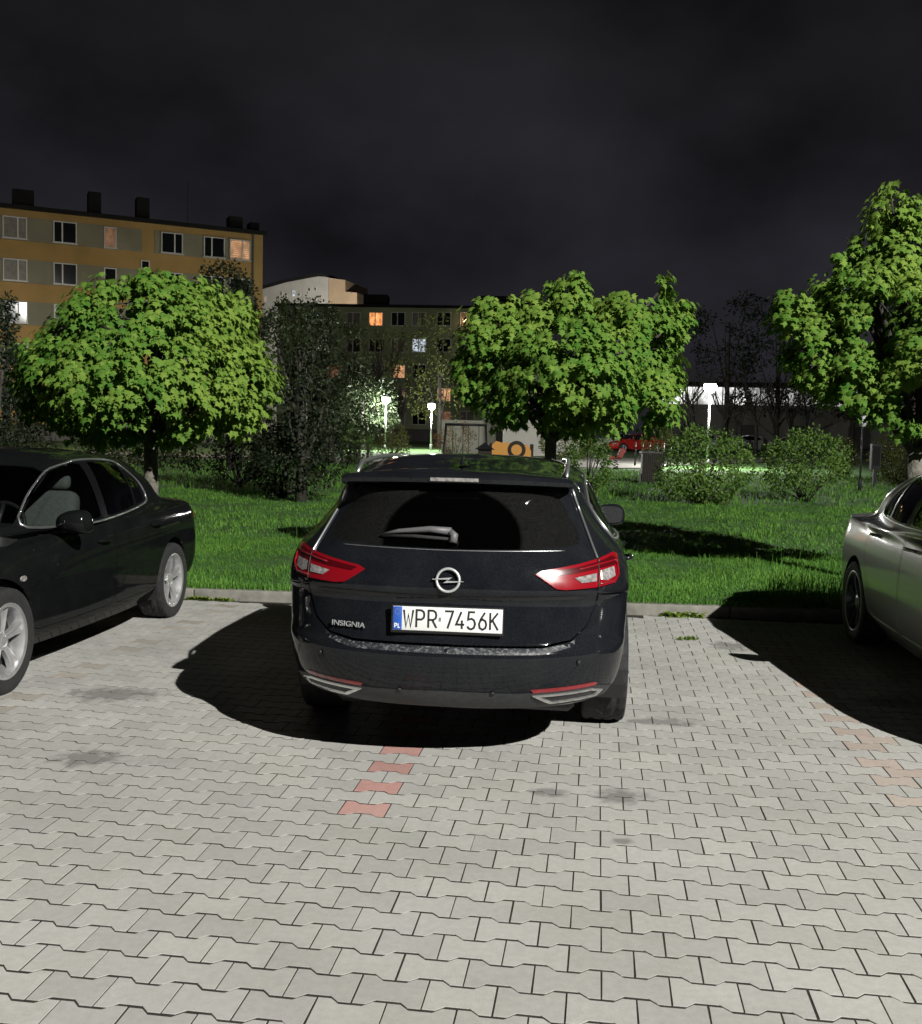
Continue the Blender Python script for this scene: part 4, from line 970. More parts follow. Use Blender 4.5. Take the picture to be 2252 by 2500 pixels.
for s in (1, -1):
    patch('tail_light', ssh, ssh.path(Rr((.48,.90),(.74,.92))+S((.28,.90),(.33,.85),(.28,.76))+Rr((.72,.76),(.50,.78)), True, .025), MATS['red_lens'], saloon, s, offset=.006, res=.04)
    patch('side_repeater', ssh, ssh.path(smooth_poly(S((3.385,.645),(3.385,.677),(3.445,.675),(3.445,.643)), 1), True, .015), MATS['clear_lens'], saloon, s, offset=.007, res=.03, lip=.008)
    strip('boot_seam', ssh, ssh.path(Rr((.40,.70),(.62,.78),(.66,.93))+[('R', .66, .96)], False, .03), .003, MATS['plate_ink'], saloon, s, .0005, n=6)
rbox('rear_plate', (0,-.0,.60), (.52,.02,.115), .004, MATS['plate_white'], saloon, seg=1)

# ------------------------------------------------------------------ silver saloon at the edge of the picture
SEDAN_B = [
 (0.270, 0.190, 0.200, 0.350, 4.750, 0.840, 0.740, 0.790, 0.480, 0.595, 2.600, 2.300),
 (0.360, 0.300, 0.300, 0.210, 4.870, 0.905, 0.820, 0.870, 0.500, 0.630, 2.700, 2.300),
 (0.500, 0.460, 0.460, 0.170, 4.900, 0.925, 0.855, 0.890, 0.520, 0.644, 2.700, 2.300),
 (0.640, 0.600, 0.580, 0.190, 4.880, 0.930, 0.865, 0.890, 0.520, 0.665, 2.700, 2.300),
 (0.800, 0.740, 0.680, 0.200, 4.820, 0.925, 0.860, 0.880, 0.520, 0.665, 2.600, 2.300),
 (0.910, 0.860, 0.760, 0.210, 4.700, 0.912, 0.840, 0.850, 0.520, 0.644, 2.600, 2.300),
 (1.010, 0.930, 0.820, 0.220, 4.450, 0.898, 0.810, 0.820, 0.520, 0.616, 2.600, 2.400),
 (1.000, 0.985, 0.930, 0.310, 3.950, 0.892, 0.780, 0.740, 0.580, 0.720, 2.600, 2.500),
 (1.060, 1.020, 1.000, 0.620, 3.720, 0.875, 0.740, 0.760, 0.550, 0.500, 2.500, 2.600),
 (1.240, 1.200, 1.180, 0.860, 3.320, 0.795, 0.690, 0.710, 0.500, 0.460, 2.600, 2.700),
 (1.350, 1.350, 1.350, 1.160, 2.940, 0.700, 0.620, 0.650, 0.460, 0.420, 2.700, 2.700),
 (1.390, 1.400, 1.400, 1.340, 2.780, 0.645, 0.570, 0.600, 0.420, 0.400, 2.700, 2.700),
 (1.415, 1.430, 1.430, 1.560, 2.620, 0.580, 0.510, 0.540, 0.360, 0.360, 2.600, 2.500),
 (1.445, 1.460, 1.458, 1.950, 2.450, 0.420, 0.370, 0.400, 0.220, 0.220, 2.400, 2.400),
 (1.460, 1.472, 1.470, 2.080, 2.300, 0.200, 0.180, 0.190, 0.080, 0.080, 2.400, 2.400),
 (1.465, 1.474, 1.472, 2.140, 2.220, 0.001, 0.001, 0.001, 0.020, 0.020, 2.200, 2.200)]
specB = dict(loc=place((3.18,8.28), .915, .115, 1.10, 1), rz=PI-.115, paint='paint_silver', glass='glass_tint', rear_axle=1.10, front_axle=4.07, wheel_r=.335, wheel_w=.245, rim_r=.24, arch_r=.378, sill=.20, half=.925, inset=.03,
    windows=dict(q=[(1.43,1.085),(1.50,1.24),(1.75,1.36),(1.77,1.072)], r=[(1.81,1.072),(1.79,1.368),(2.00,1.395),(2.285,1.404),(2.285,1.055)], f=[(2.365,1.404),(2.35,1.055),(3.43,1.042),(3.28,1.12),(2.83,1.352),(2.68,1.388)]),
    doors=dict(r=[(1.62,.31),(1.55,.55),(1.42,.72),(1.40,1.02),(2.37,1.0),(2.385,.31)], f=[(2.40,.31),(2.39,1.0),(3.52,.98),(3.56,.6),(3.50,.31)]),
    handles=dict(r=(1.66,.925), f=(2.54,.905)), trim=[(1.39,1.07),(1.48,1.25),(1.74,1.37),(2.00,1.405),(2.30,1.415),(2.70,1.398),(2.85,1.36),(3.48,1.035),(2.30,1.042)],
    pillar=[[(2.38,1.40),(2.35,1.055),(2.27,1.057),(2.27,1.40)]], sill_strip=None, mirror=(.74,3.14,1.05), headlamp=[(.50,.72),(.74,.74),(.80,.68),(.70,.62),(.50,.64)],
    windshield=[('F',0,1.01),('F',.60,1.0),('F',.68,1.03),('F',.58,1.35),('F',.49,1.375),('F',0,1.39)], rear_glass=[('R',0,1.085),('R',.55,1.095),('R',.62,1.12),('R',.56,1.33),('R',.47,1.355),('R',0,1.37)], cabin=(1.4,3.4), belt=1.02, front_seat=2.7, rear_seat=1.85, cloth='dark_cloth', style='dark')
silver, vsh = build_car('saloon_car', SEDAN_B, specB)
tag(silver, 'silver saloon car with dark wheels standing over a deep black shadow', 'car', 'cars parked against the kerb')
for s in (1, -1):
    patch('tail_light', vsh, vsh.path(Rr((.50,.92),(.76,.965))+S((.22,.985),(.42,.96),(.36,.90),(.26,.83))+Rr((.70,.80),(.50,.82)), True, .025), MATS['red_dark'], silver, s, offset=.006, res=.04)
    strip('boot_seam', vsh, vsh.path(Rr((.42,.72),(.66,.80),(.70,.97)), False, .03), .003, MATS['plate_ink'], silver, s, .0005, n=6)
# ================================================================== FLOODLIGHT behind the camera
mat('galvanised', (.36,.37,.38), .45, metal=.7, noise_=(8,.2))
mast = empty('floodlight_mast', (LAMP_POS.x+.25, LAMP_POS.y-.3, 0))
tag(mast, 'tall galvanised floodlight mast standing behind the car park row', 'street lamp')
MB().tube([(0,0,-.1),(0,0,11),(0,0,21.7)], [.20,.15,.09], 16).build('pole', MATS['galvanised'], mast, smooth=True)
MB().box((0,0,.02),(.4,.4,.04)).build('base_plate', MATS['galvanised'], mast)
hd = Vector((-.5,.75,-.45)).to_track_quat('-Z','Y').to_matrix()
MB().box((-.12,.15,21.58),(.5,.34,.10),M=hd).build('lamp_head', MATS['galvanised'], mast)
ld = bpy.data.lights.new('floodlight', 'SPOT'); ld.energy = LAMP_W; ld.color = (1.0,.985,.93); ld.shadow_soft_size = .14; ld.spot_size = math.radians(66); ld.spot_blend = .5
lo = bpy.data.objects.new('floodlight', ld); link(lo, mast); lo.location = (-.25-.06, .3+.05, 21.43)
dirv = (Vector((-.5, 8, 0))-LAMP_POS).normalized(); lo.rotation_euler = dirv.to_track_quat('-Z','Y').to_euler()
# ================================================================== TREES
def bark(name, c): return mat(name, c, .9, noise_=(14,.4,6), bump=(40,.8))
bark('bark_maple', (.15,.14,.115)); bark('bark_branch', (.035,.032,.026)); bark('bark_dark', (.05,.045,.038)); bark('bark_pale', (.34,.33,.27))
leafy('maple_leaf', (.062,.170,.022), (.200,.300,.052), .25, .6, .10)
leafy('shrub_leaf', (.060,.140,.024), (.175,.285,.060), .3)
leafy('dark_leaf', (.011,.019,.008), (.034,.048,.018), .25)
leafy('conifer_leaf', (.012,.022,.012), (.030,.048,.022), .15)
leafy('spring_leaf', (.065,.090,.020), (.150,.165,.045), .3)
leafy('copper_leaf', (.10,.06,.02), (.22,.13,.05), .3)
_half = [(0,0),(.17,-.07),(.44,.05),(.27,.21),(.60,.44),(.33,.47),(.27,.60),(.15,.60),(0,1.0)]
_lo = np.array(_half+[(-x,y) for x, y in _half[-2:0:-1]]); _NL = len(_lo)
LEAF_V = np.concatenate([np.c_[_lo, np.zeros(_NL)], [[0,.36,.05]]]); LEAF_V[:,1] *= 1.0
LEAF_V[:,2] += -.16*(LEAF_V[:,0]**2)*2-.22*np.maximum(0, LEAF_V[:,1]-.2)**2
LEAF_F = np.array([(i, (i+1) % _NL, _NL) for i in range(_NL)])
QUAD_V = np.array([(0,0,0),(.30,.45,.06),(0,1,-.08),(-.30,.45,.06)], float); QUAD_F = np.array([(0,1,2),(0,2,3)])
def leaves(base, d, nrm, size, tv, tf):
    """arrays of leaf bases, blade directions and face normals -> vertices, faces"""
    d = d/np.linalg.norm(d, axis=1)[:,None]; x = np.cross(d, nrm); x /= np.maximum(np.linalg.norm(x, axis=1), 1e-6)[:,None]; z = np.cross(x, d)
    V = base[:,None]+size[:,None,None]*(tv[None,:,0,None]*x[:,None]+tv[None,:,1,None]*d[:,None]+tv[None,:,2,None]*z[:,None])
    n, k = len(base), len(tv); Fc = (np.arange(n)[:,None,None]*k+tf[None]).reshape(-1,3)
    return V.reshape(-1,3), Fc
def lobe_px(px, py, rx, rz, D, dd=0., ry=None):
    """an ellipsoid of crown: middle and half sizes measured in the picture, at distance D"""
    c = at(px, py, D+dd); k = D*SC/F_PX
    return np.array([c.x, c.y, c.z]), np.array([rx*k, (ry if ry else rx*k*.9), rz*k])
def shell_points(lobes, per_m2, g, fill=.12):
    """points with outward normals over the union of the ellipsoids, a few inside"""
    P = []; N = []
    for c, r in lobes:
        area = 4*PI*((r[0]*r[1])**1.6/3+(r[0]*r[2])**1.6/3+(r[1]*r[2])**1.6/3)**(1/1.6); n = int(area*per_m2)+3
        v = g.normal(size=(n,3)); v /= np.linalg.norm(v, axis=1)[:,None]; depth = np.where(g.random(n) < fill, g.uniform(.5,.9,n), g.uniform(.86,1.08,n))
        p = c+v*r*depth[:,None]; nn = v/r; nn /= np.linalg.norm(nn, axis=1)[:,None]
        ok = np.ones(n, bool)
        for c2, r2 in lobes:
            if c2 is c: continue
            ok &= (((p-c2)/r2)**2).sum(1) > .80
        P.append(p[ok]); N.append(nn[ok])
    return np.concatenate(P), np.concatenate(N)
def maple(name, lobes, base, trunk_r, fork_z, seed, label, per=60, nl=19, size=.075, warm=None, boughs=14):
    g = np.random.default_rng(seed); root = empty(name, base); B = np.array(base)
    core = [l for l in lobes if l[1].min() > .26]
    for i in range(boughs):                       # ragged outline: small boughs standing out of the main masses
        c, r = core[g.integers(len(core))]; v = g.normal(size=3); v[2] = v[2]*.5; v /= np.linalg.norm(v); rr = g.uniform(.11,.22)
        lobes = lobes+[(c+v*r*g.uniform(.94,1.05), np.array([rr, rr, rr*g.uniform(.8,1.5)]))]
    C, N = shell_points(lobes, per, g, .42)
    ns = np.array([noise.noise(Vector(c)*2.3) for c in C]); keep = ns > -.19+.08*g.normal(size=len(C)); C, N, ns = C[keep], N[keep], ns[keep]
    n = len(C); cid = np.repeat(np.arange(n), nl); m = len(cid)
    rd = g.normal(size=(m,3)); rd /= np.linalg.norm(rd, axis=1)[:,None]          # young leaves hanging in tufts from the shoot tips
    tr_ = g.uniform(.75,1.35,n)[cid]
    d = N[cid]*.30+rd*[.62,.62,.25]; d[:,2] -= .95
    off_ = rd*[1,1,1.25]*(g.uniform(.02,.10,m)*tr_)[:,None]; bs = C[cid]+off_+np.array([0,0,.02])
    nr = N[cid]*.95+rd*[.55,.55,.2]+g.normal(size=(m,3))*.22; nr[:,2] += .16
    sz = size*g.uniform(.62,1.22,m)
    V, Fc = leaves(bs, d, nr, sz, LEAF_V, LEAF_F)
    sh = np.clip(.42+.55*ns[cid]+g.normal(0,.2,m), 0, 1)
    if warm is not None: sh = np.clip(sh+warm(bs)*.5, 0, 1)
    cr = fast_mesh('crown', V-B, Fc, MATS['maple_leaf'], root, False, np.repeat(sh, len(LEAF_V)))
    t = MB(); f = Vector((0,0,fork_z))
    t.tube([(0,0,-.1),(.01,0,.1),(0,.01,fork_z*.6),f], [trunk_r*1.5,trunk_r*1.1,trunk_r,trunk_r*.95], 12)
    t.build('trunk', MATS['bark_maple'], root, smooth=True)
    b = MB()
    for c, r in lobes:
        e = Vector(c-B); mid = f.lerp(e, .5)+Vector((0,0,.12)); b.tube([f-Vector((0,0,.1)), mid, e+Vector((0,0,r[2]*.3))], [trunk_r*.5, trunk_r*.3, .012], 7)
    for i in g.choice(n, min(n, 150), False):
        c, r = min(lobes, key=lambda l: ((C[i]-l[0])**2).sum()); b.tube([Vector(c-B), Vector((c*.4+C[i]*.6)-B)+Vector((0,0,.05)), Vector(C[i]-B)], [.014,.009,.004], 5)
    b.build('branches', MATS['bark_branch'], root, smooth=True)
    return tag(root, label, 'tree', 'globe maples along the kerb')
DT = 10.9
L1 = [lobe_px(285,755,225,115,DT,0,1.35), lobe_px(305,660,165,100,DT,.1,1.1), lobe_px(110,775,82,78,DT,.1), lobe_px(462,765,82,92,DT,.1), lobe_px(335,592,92,44,DT,.2), lobe_px(290,815,165,50,DT,-.2,.9), lobe_px(180,690,90,70,DT,.2), lobe_px(430,680,75,70,DT,.2)]
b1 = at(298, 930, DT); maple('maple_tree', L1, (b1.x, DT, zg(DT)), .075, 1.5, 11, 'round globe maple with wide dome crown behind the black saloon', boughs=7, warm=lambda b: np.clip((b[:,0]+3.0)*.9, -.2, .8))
L2 = [lobe_px(985,690,85,85,DT), lobe_px(1085,645,80,68,DT,.1), lobe_px(1120,745,150,98,DT,0,1.1), lobe_px(1255,690,92,108,DT,.05), lobe_px(1300,590,22,46,DT), lobe_px(1250,602,28,38,DT,.1), lobe_px(1346,640,18,44,DT,.1), lobe_px(1075,812,115,38,DT,-.1), lobe_px(1275,785,72,58,DT,-.1), lobe_px(928,742,36,52,DT,.1), lobe_px(1190,640,40,40,DT,.2), lobe_px(1180,825,80,32,DT,-.1)]
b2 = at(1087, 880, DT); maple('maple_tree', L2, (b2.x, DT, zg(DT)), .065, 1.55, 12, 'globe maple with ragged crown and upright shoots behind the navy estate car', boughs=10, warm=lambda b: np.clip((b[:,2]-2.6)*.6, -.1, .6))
L3 = [lobe_px(1765,440,46,62,DT), lobe_px(1772,540,85,80,DT,.1), lobe_px(1712,610,90,78,DT), lobe_px(1560,632,44,48,DT,.2), lobe_px(1610,700,66,72,DT,.1), lobe_px(1800,690,125,125,DT,0,1.1), lobe_px(1700,745,92,82,DT,-.1), lobe_px(1655,520,20,36,DT,.1), lobe_px(1692,508,16,32,DT,.2), lobe_px(1790,800,85,52,DT,-.2), lobe_px(1920,640,130,170,DT,.1,1.2), lobe_px(1950,780,110,80,DT), lobe_px(1850,500,80,95,DT,.2), lobe_px(1640,600,40,50,DT,.2)]
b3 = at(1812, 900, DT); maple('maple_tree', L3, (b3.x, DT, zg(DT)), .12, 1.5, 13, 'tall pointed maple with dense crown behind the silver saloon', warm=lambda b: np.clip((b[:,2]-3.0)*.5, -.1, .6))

def foliage_tree(name, lobes, base, mt, per, nl, size, seed, label, cat='tree', group=None, trunk_r=.0, stems=0, stem_mat='bark_dark', droop=.3, thr=-.25, stem_top=None):
    """shrubs and background trees: small leaves over lobes, several stems or one trunk"""
    g = np.random.default_rng(seed); root = empty(name, base); B = np.array(base)
    C, N = shell_points(lobes, per, g, .3)
    ns = np.array([noise.noise(Vector(c)*(1.1 if size < .1 else .5)+Vector((seed,0,0))) for c in C]); k = ns > thr; C, N, ns = C[k], N[k], ns[k]
    cid = np.repeat(np.arange(len(C)), nl); m = len(cid); rd = g.normal(size=(m,3)); rd /= np.linalg.norm(rd, axis=1)[:,None]
    d = N[cid]*.5+rd; d[:,2] -= droop; nr = N[cid]*.6+g.normal(size=(m,3))*.5+np.array([0,0,.3])
    V, Fc = leaves(C[cid]+rd*size*g.uniform(.3,1.6,m)[:,None], d, nr, size*g.uniform(.6,1.3,m), QUAD_V, QUAD_F)
    sh = np.clip(.45+.6*ns[cid]+g.normal(0,.2,m), 0, 1)
    fast_mesh('crown' if cat == 'tree' else 'foliage', V-B, Fc, MATS[mt], root, False, np.repeat(sh, 4))
    b = MB()
    if trunk_r:
        top = max(c[2]+r[2]*.2 for c, r in lobes)-B[2]
        b.tube([(0,0,-.2),(0,0,top*.4),(.02,0,top*.95)], [trunk_r*1.3,trunk_r,trunk_r*.25], 8)
        for c, r in lobes: b.tube([(0,0,(c[2]-B[2])*.45), tuple((c-B)*[.6,.6,.85]), tuple(c-B+[0,0,r[2]*.5])], [trunk_r*.5,trunk_r*.3,.02], 6)
    for i in range(stems):
        e = C[g.integers(len(C))]-B; b.tube([(g.normal(0,.05),g.normal(0,.05),-.05), tuple(e*[.45,.45,.5]), tuple(e*.97)], [.018,.012,.004], 5)
    if b.V: b.build('trunk' if trunk_r else 'stems', MATS[stem_mat], root, smooth=True)
    return tag(root, label, cat, group)
def shrub_px(px, py, wpx, hpx, label, mt='shrub_leaf', per=60, nl=13, size=.075, seed=1, extra=(), group='shrubs round the playground', stems=26, D=None, name='shrub', thr=-.25):
    """px,py: foot of the shrub in the picture; w,h its size there"""
    b = ground_at(px, py) if D is None else at(px, py, D)
    if D is not None: b.z = zg(D)
    D = b.y; k = D*SC/F_PX; w_, h_ = wpx*k/2, hpx*k
    lob = [(np.array([b.x, b.y, b.z+h_*.55]), np.array([w_*.72, w_*.7, h_*.45])), (np.array([b.x-w_*.5, b.y+.1, b.z+h_*.48]), np.array([w_*.5, w_*.5, h_*.36])), (np.array([b.x+w_*.52, b.y, b.z+h_*.5]), np.array([w_*.48, w_*.5, h_*.38])), (np.array([b.x+w_*.1, b.y, b.z+h_*.28]), np.array([w_*.55, w_*.5, h_*.26]))]
    return foliage_tree(name, lob, (b.x, b.y, b.z), mt, per, nl, size, seed, label, 'shrub', group, 0, stems, thr=thr)
shrub_px(1385,996,190,150,'loose green shrub beside the dark litter bin on the lawn', seed=21, per=46)
shrub_px(1588,990,165,142,'leafy green shrub standing alone on the lawn between litter bin and dark notice box', seed=22, per=50)
shrub_px(1768,958,95,112,'yellow green shrub beside the dark notice box', 'spring_leaf', seed=23)
shrub_px(1158,975,90,120,'green shrub showing past the estate car roof rail', seed=24, per=46)
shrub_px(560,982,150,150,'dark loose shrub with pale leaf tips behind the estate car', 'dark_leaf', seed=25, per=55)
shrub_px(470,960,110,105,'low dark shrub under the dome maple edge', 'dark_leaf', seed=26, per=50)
shrub_px(775,925,62,82,'clipped olive bush by the lit path', 'spring_leaf', seed=27, per=30, size=.08, D=41)
shrub_px(700,925,70,68,'green bush beside the clipped olive bush', 'shrub_leaf', seed=28, per=30, size=.08, D=43)
shrub_px(640,925,70,75,'dim bush behind the low timber fence', 'dark_leaf', seed=29, per=30, size=.08, D=42)
shrub_px(1300,905,70,100,'bright young shrub in front of the red parked car', 'spring_leaf', seed=30, per=30, size=.07, D=38)
shrub_px(900,925,90,70,'copper tinted shrub by the swing frame', 'copper_leaf', seed=31, per=14, size=.09, D=52, thr=0)
shrub_px(1120,905,110,60,'pale lit shrub behind the centre maple trunk', 'spring_leaf', seed=32, per=20, size=.09, D=55)
shrub_px(1660,905,60,80,'narrow shrub behind the leafy lawn shrub', 'spring_leaf', seed=33, per=24, size=.08, D=40)
# dark trees between the maples
def tree_px(name, lobs, foot, D, mt, per, nl, size, seed, label, tr=.12, group='dim trees in the park', thr=-.25, droop=.3, sm='bark_dark'):
    lo_ = [lobe_px(*l[:4], D, *(l[4:])) for l in lobs]; f = at(foot, 900, D)
    return foliage_tree(name, lo_, (f.x, D, zg(D)), mt, per, nl, size, seed, label, 'tree', group, tr, 0, sm, droop, thr)
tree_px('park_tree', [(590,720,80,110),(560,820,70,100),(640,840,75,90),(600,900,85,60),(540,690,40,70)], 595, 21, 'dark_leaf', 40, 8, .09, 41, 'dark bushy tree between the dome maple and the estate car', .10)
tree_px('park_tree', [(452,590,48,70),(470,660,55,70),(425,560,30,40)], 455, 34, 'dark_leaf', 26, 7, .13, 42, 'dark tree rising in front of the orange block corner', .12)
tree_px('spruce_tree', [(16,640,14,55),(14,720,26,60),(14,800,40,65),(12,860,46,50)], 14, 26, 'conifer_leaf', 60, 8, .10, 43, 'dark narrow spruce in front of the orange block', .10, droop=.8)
tree_px('park_tree', [(712,790,62,52),(680,815,40,38),(745,810,36,40)], 714, 66, 'dark_leaf', 12, 9, .22, 44, 'dome shaped dark tree beside the lit path lamp', .16)
tree_px('park_tree', [(640,700,55,60),(690,690,40,45),(610,660,45,50)], 650, 70, 'dark_leaf', 7, 7, .24, 45, 'thin leafed tree in front of the green block', .14, thr=-.05)
tree_px('park_tree', [(770,715,40,60),(740,670,35,45),(800,690,30,50)], 770, 80, 'spring_leaf', 3.5, 6, .22, 46, 'sparse spring tree in front of the lit window column', .14, thr=.0)
tree_px('park_tree', [(862,700,45,80),(890,760,40,60),(840,760,35,60)], 866, 76, 'spring_leaf', 5, 6, .22, 47, 'hazy olive tree left of the ragged maple', .15, thr=-.05) if False else tree_px('park_tree', [(862,700,45,80),(890,760,40,60),(840,760,35,60)], 866, 76, 'spring_leaf', 5, 6, .22, 47, 'hazy olive tree between the green block and ragged maple', .15, thr=-.05)
tree_px('park_tree', [(600,640,60,50),(560,640,40,45),(640,650,40,40)], 600, 60, 'dark_leaf', 10, 7, .2, 48, 'dark tree top below the pale gabled building', .15, thr=-.1)
tree_px('park_tree', [(1430,690,60,70),(1400,640,40,50),(1470,640,45,60),(1455,790,22,22)], 1430, 85, 'dark_leaf', 5, 6, .26, 49, 'tall faint tree behind the lit park lamp', .2, thr=.0)
tree_px('park_tree', [(1530,680,60,80),(1560,730,50,60),(1500,740,40,50),(1500,786,38,24),(1545,788,42,24),(1580,790,30,26)], 1530, 82, 'dark_leaf', 5, 6, .26, 50, 'faint tree in front of the bright hall windows', .2, thr=.0)
tree_px('park_tree', [(1620,740,60,70),(1680,760,60,60),(1740,770,60,60)], 1680, 78, 'dark_leaf', 6, 6, .26, 51, 'dark tree mass behind the tall pointed maple', .2, thr=-.1)
tree_px('park_tree', [(40,880,60,50),(100,880,60,45),(170,890,60,40)], 100, 24, 'dark_leaf', 30, 7, .1, 52, 'low dark thicket behind the black saloon roof', .06)
tree_px('park_tree', [(220,880,60,45),(300,885,60,40),(380,880,60,45)], 300, 26, 'dark_leaf', 30, 7, .1, 53, 'low dark thicket under the dome maple crown', .06)
tree_px('park_tree', [(5,745,18,30),(-20,720,40,50)], -10, 14, 'spring_leaf', 34, 7, .09, 54, 'yellowish tree edge showing above the black saloon bonnet', .07)
# bare winter-thin trees in front of the bright hall
def bare_tree(px, D, hgt, seed, label):
    r = random.Random(seed); f = at(px, 890, D); root = empty('bare_tree', (f.x, D, zg(D))); b = MB(); tw = MB()
    def grow(p, d, L_, rad, lev):
        q = p+d*L_*.5+Vector((r.gauss(0,.05),r.gauss(0,.05),0))*L_; e = p+d*L_
        (b if lev < 2 else tw).tube([p, q, e], [rad, rad*.8, rad*.55], 6 if lev < 2 else 4, False)
        if lev >= 4: return
        for i in range(3 if lev else 5):
            nd = (d+Vector((r.gauss(0,.5),r.gauss(0,.5),r.gauss(.15,.25)))).normalized(); grow(p+d*L_*r.uniform(.45,1), nd, L_*r.uniform(.5,.72), rad*.5, lev+1)
    grow(Vector((0,0,-.1)), Vector((r.gauss(0,.06),0,1)).normalized(), hgt*.45, hgt*.018, 0)
    b.build('trunk', MATS['bark_dark'], root, smooth=True); tw.build('branches', MATS['bark_dark'], root, smooth=True)
    return tag(root, label, 'tree', 'bare trees before the lit hall')
for i, (px, D, h_) in enumerate(((1352,72,7.5),(1372,76,8.5),(1425,80,8),(1462,74,7),(1492,79,8.5),(1528,75,7.5),(1556,80,8),(1584,77,7))):
    bare_tree(px, D, h_, 60+i, 'bare dark tree standing before the bright hall windows')
for i, (px, D, h_, lb) in enumerate(((735,92,12,'bare tall tree before the lit orange window of the green block'),(795,84,11,'bare thin tree beside the path lamps'),(690,88,10,'bare wispy tree behind the dome shaped dark tree'))):
    bare_tree(px, D, h_, 80+i, lb)
# ================================================================== BUILDINGS
def plaster(name, c): return mat(name, c, .9, noise_=(.6,.10,6), bump=(12,.2))
plaster('render_orange', (.46,.295,.110)); plaster('render_olive', (.28,.265,.195)); plaster('render_green', (.34,.395,.235)); plaster('render_beige', (.56,.54,.50)); plaster('render_tan', (.55,.40,.27)); plaster('render_grey', (.30,.29,.27))
mat('roof_felt', (.009,.009,.010), .9); mat('window_pvc', (.72,.72,.70), .5); mat('pane_dark', (.010,.012,.013), .06, spec=.5)
mat('pane_curtain', (.20,.19,.16), .5, spec=.5, noise_=(3,.3)); mat('plinth', (.13,.125,.12), .9)
def lit(name, c, s, sc=6, amt=.35):
    m = bpy.data.materials.new(name); m.use_nodes = True; MATS[name] = m; n = m.node_tree.nodes; L = m.node_tree.links; p = n['Principled BSDF']
    p.inputs['Base Color'].default_value = (.1,.1,.1,1); p.inputs['Emission Color'].default_value = (*c,1)
    t = n.new('ShaderNodeTexCoord'); a = n.new('ShaderNodeTexNoise'); a.inputs['Scale'].default_value = sc; a.inputs['Detail'].default_value = 5; L.new(t.outputs['Object'], a.inputs['Vector'])
    r = n.new('ShaderNodeMapRange'); r.inputs['From Min'].default_value = .35; r.inputs['From Max'].default_value = .65; r.inputs['To Min'].default_value = s*(1-amt); r.inputs['To Max'].default_value = s*(1+amt); L.new(a.outputs['Fac'], r.inputs['Value']); L.new(r.outputs[0], p.inputs['Emission Strength'])
    return m
lit('pane_lit_orange', (1.,.36,.12), 1.1, 2.2, .5); lit('pane_lit_warm', (1.,.50,.24), .55, 2., .5); lit('pane_lit_white', (.8,.9,1.), .5, 4, .8); lit('pane_lit_dim', (1.,.45,.2), .12, 2, .6)
lit('hall_glow', (1.,1.,.97), 1.15, .35, .75); lit('hall_glow_dim', (1.,1.,.97), .30, .9, 1.0); lit('sodium_glow', (1.,.62,.30), 9., 1, .1); lit('lamp_glow', (1.,1.,.95), 40., 1, .1)

class Facade:
    """a wall standing between two ground points; pixels are carried onto its plane"""
    def __init__(s, P0, P1, z0):
        s.P0, s.P1, s.z0 = Vector(P0), Vector(P1), z0; s.d = (s.P1-s.P0).normalized(); s.n = Vector((s.d.y, -s.d.x)); s.L = (s.P1-s.P0).length
        s.ang = math.atan2(s.d.y, s.d.x)
    def st(s, px, py):
        d = ray(px, py); dv = Vector((d[0], d[1])); t = s.P0.dot(s.n)/dv.dot(s.n); p = dv*t
        return (p-s.P0).dot(s.d), CAM_H+d[2]*t-s.z0
def building(name, fc, height, depth, wall, label, group=None, plinth=1.0):
    root = empty(name, (fc.P0.x, fc.P0.y, fc.z0), fc.ang); root.rotation_euler = (0,0,fc.ang)
    MB().box((fc.L/2, depth/2, height/2+plinth/2-.5), (fc.L, depth, height-plinth+1)).build('wall', wall, root)
    MB().box((fc.L/2, depth/2-.02, plinth/2-.6), (fc.L+.08, depth+.08, plinth+1.2)).build('plinth', MATS['plinth'], root)
    MB().box((fc.L/2, depth/2, height+.14), (fc.L+.5, depth+.6, .28)).build('roof', MATS['roof_felt'], root)
    return tag(root, label, 'building', group)
def window(root, s, z, w, h, pane='pane_dark', split=.42, sill=True, blinds=False):
    """casement in the local x-z plane of a facade, front face towards -y"""
    f = .07; b = MB()
    for x0, x1, z0, z1 in ((s,s+w,z,z+f),(s,s+w,z+h-f,z+h),(s,s+f,z+f,z+h-f),(s+w-f,s+w,z+f,z+h-f)): b.box(((x0+x1)/2,-.03,(z0+z1)/2),(x1-x0,.14,z1-z0))
    if split: b.box((s+w*split,-.035,z+h/2),(f*1.3,.13,h-2*f))
    fr = b.build('window', MATS['window_pvc'], root)
    edges = [s+f, s+w*split, s+w-f] if split else [s+f, s+w-f]
    for a, c in zip(edges, edges[1:]): MB().box(((a+c)/2,-.012,z+h/2),(c-a-.02,.03,h-2*f)).build('pane', MATS[pane], fr)
    if sill: MB().box((s+w/2,-.09,z-.03),(w+.14,.24,.05)).build('sill', MATS['window_pvc'], fr)
    if blinds:
        for i in range(9): MB().box((s+w/2,-.035,z+f+.06+(h-2*f-.1)*i/8),(w-2*f,.01,.05)).build('blind_slat', MATS['render_tan'], fr)
    return fr
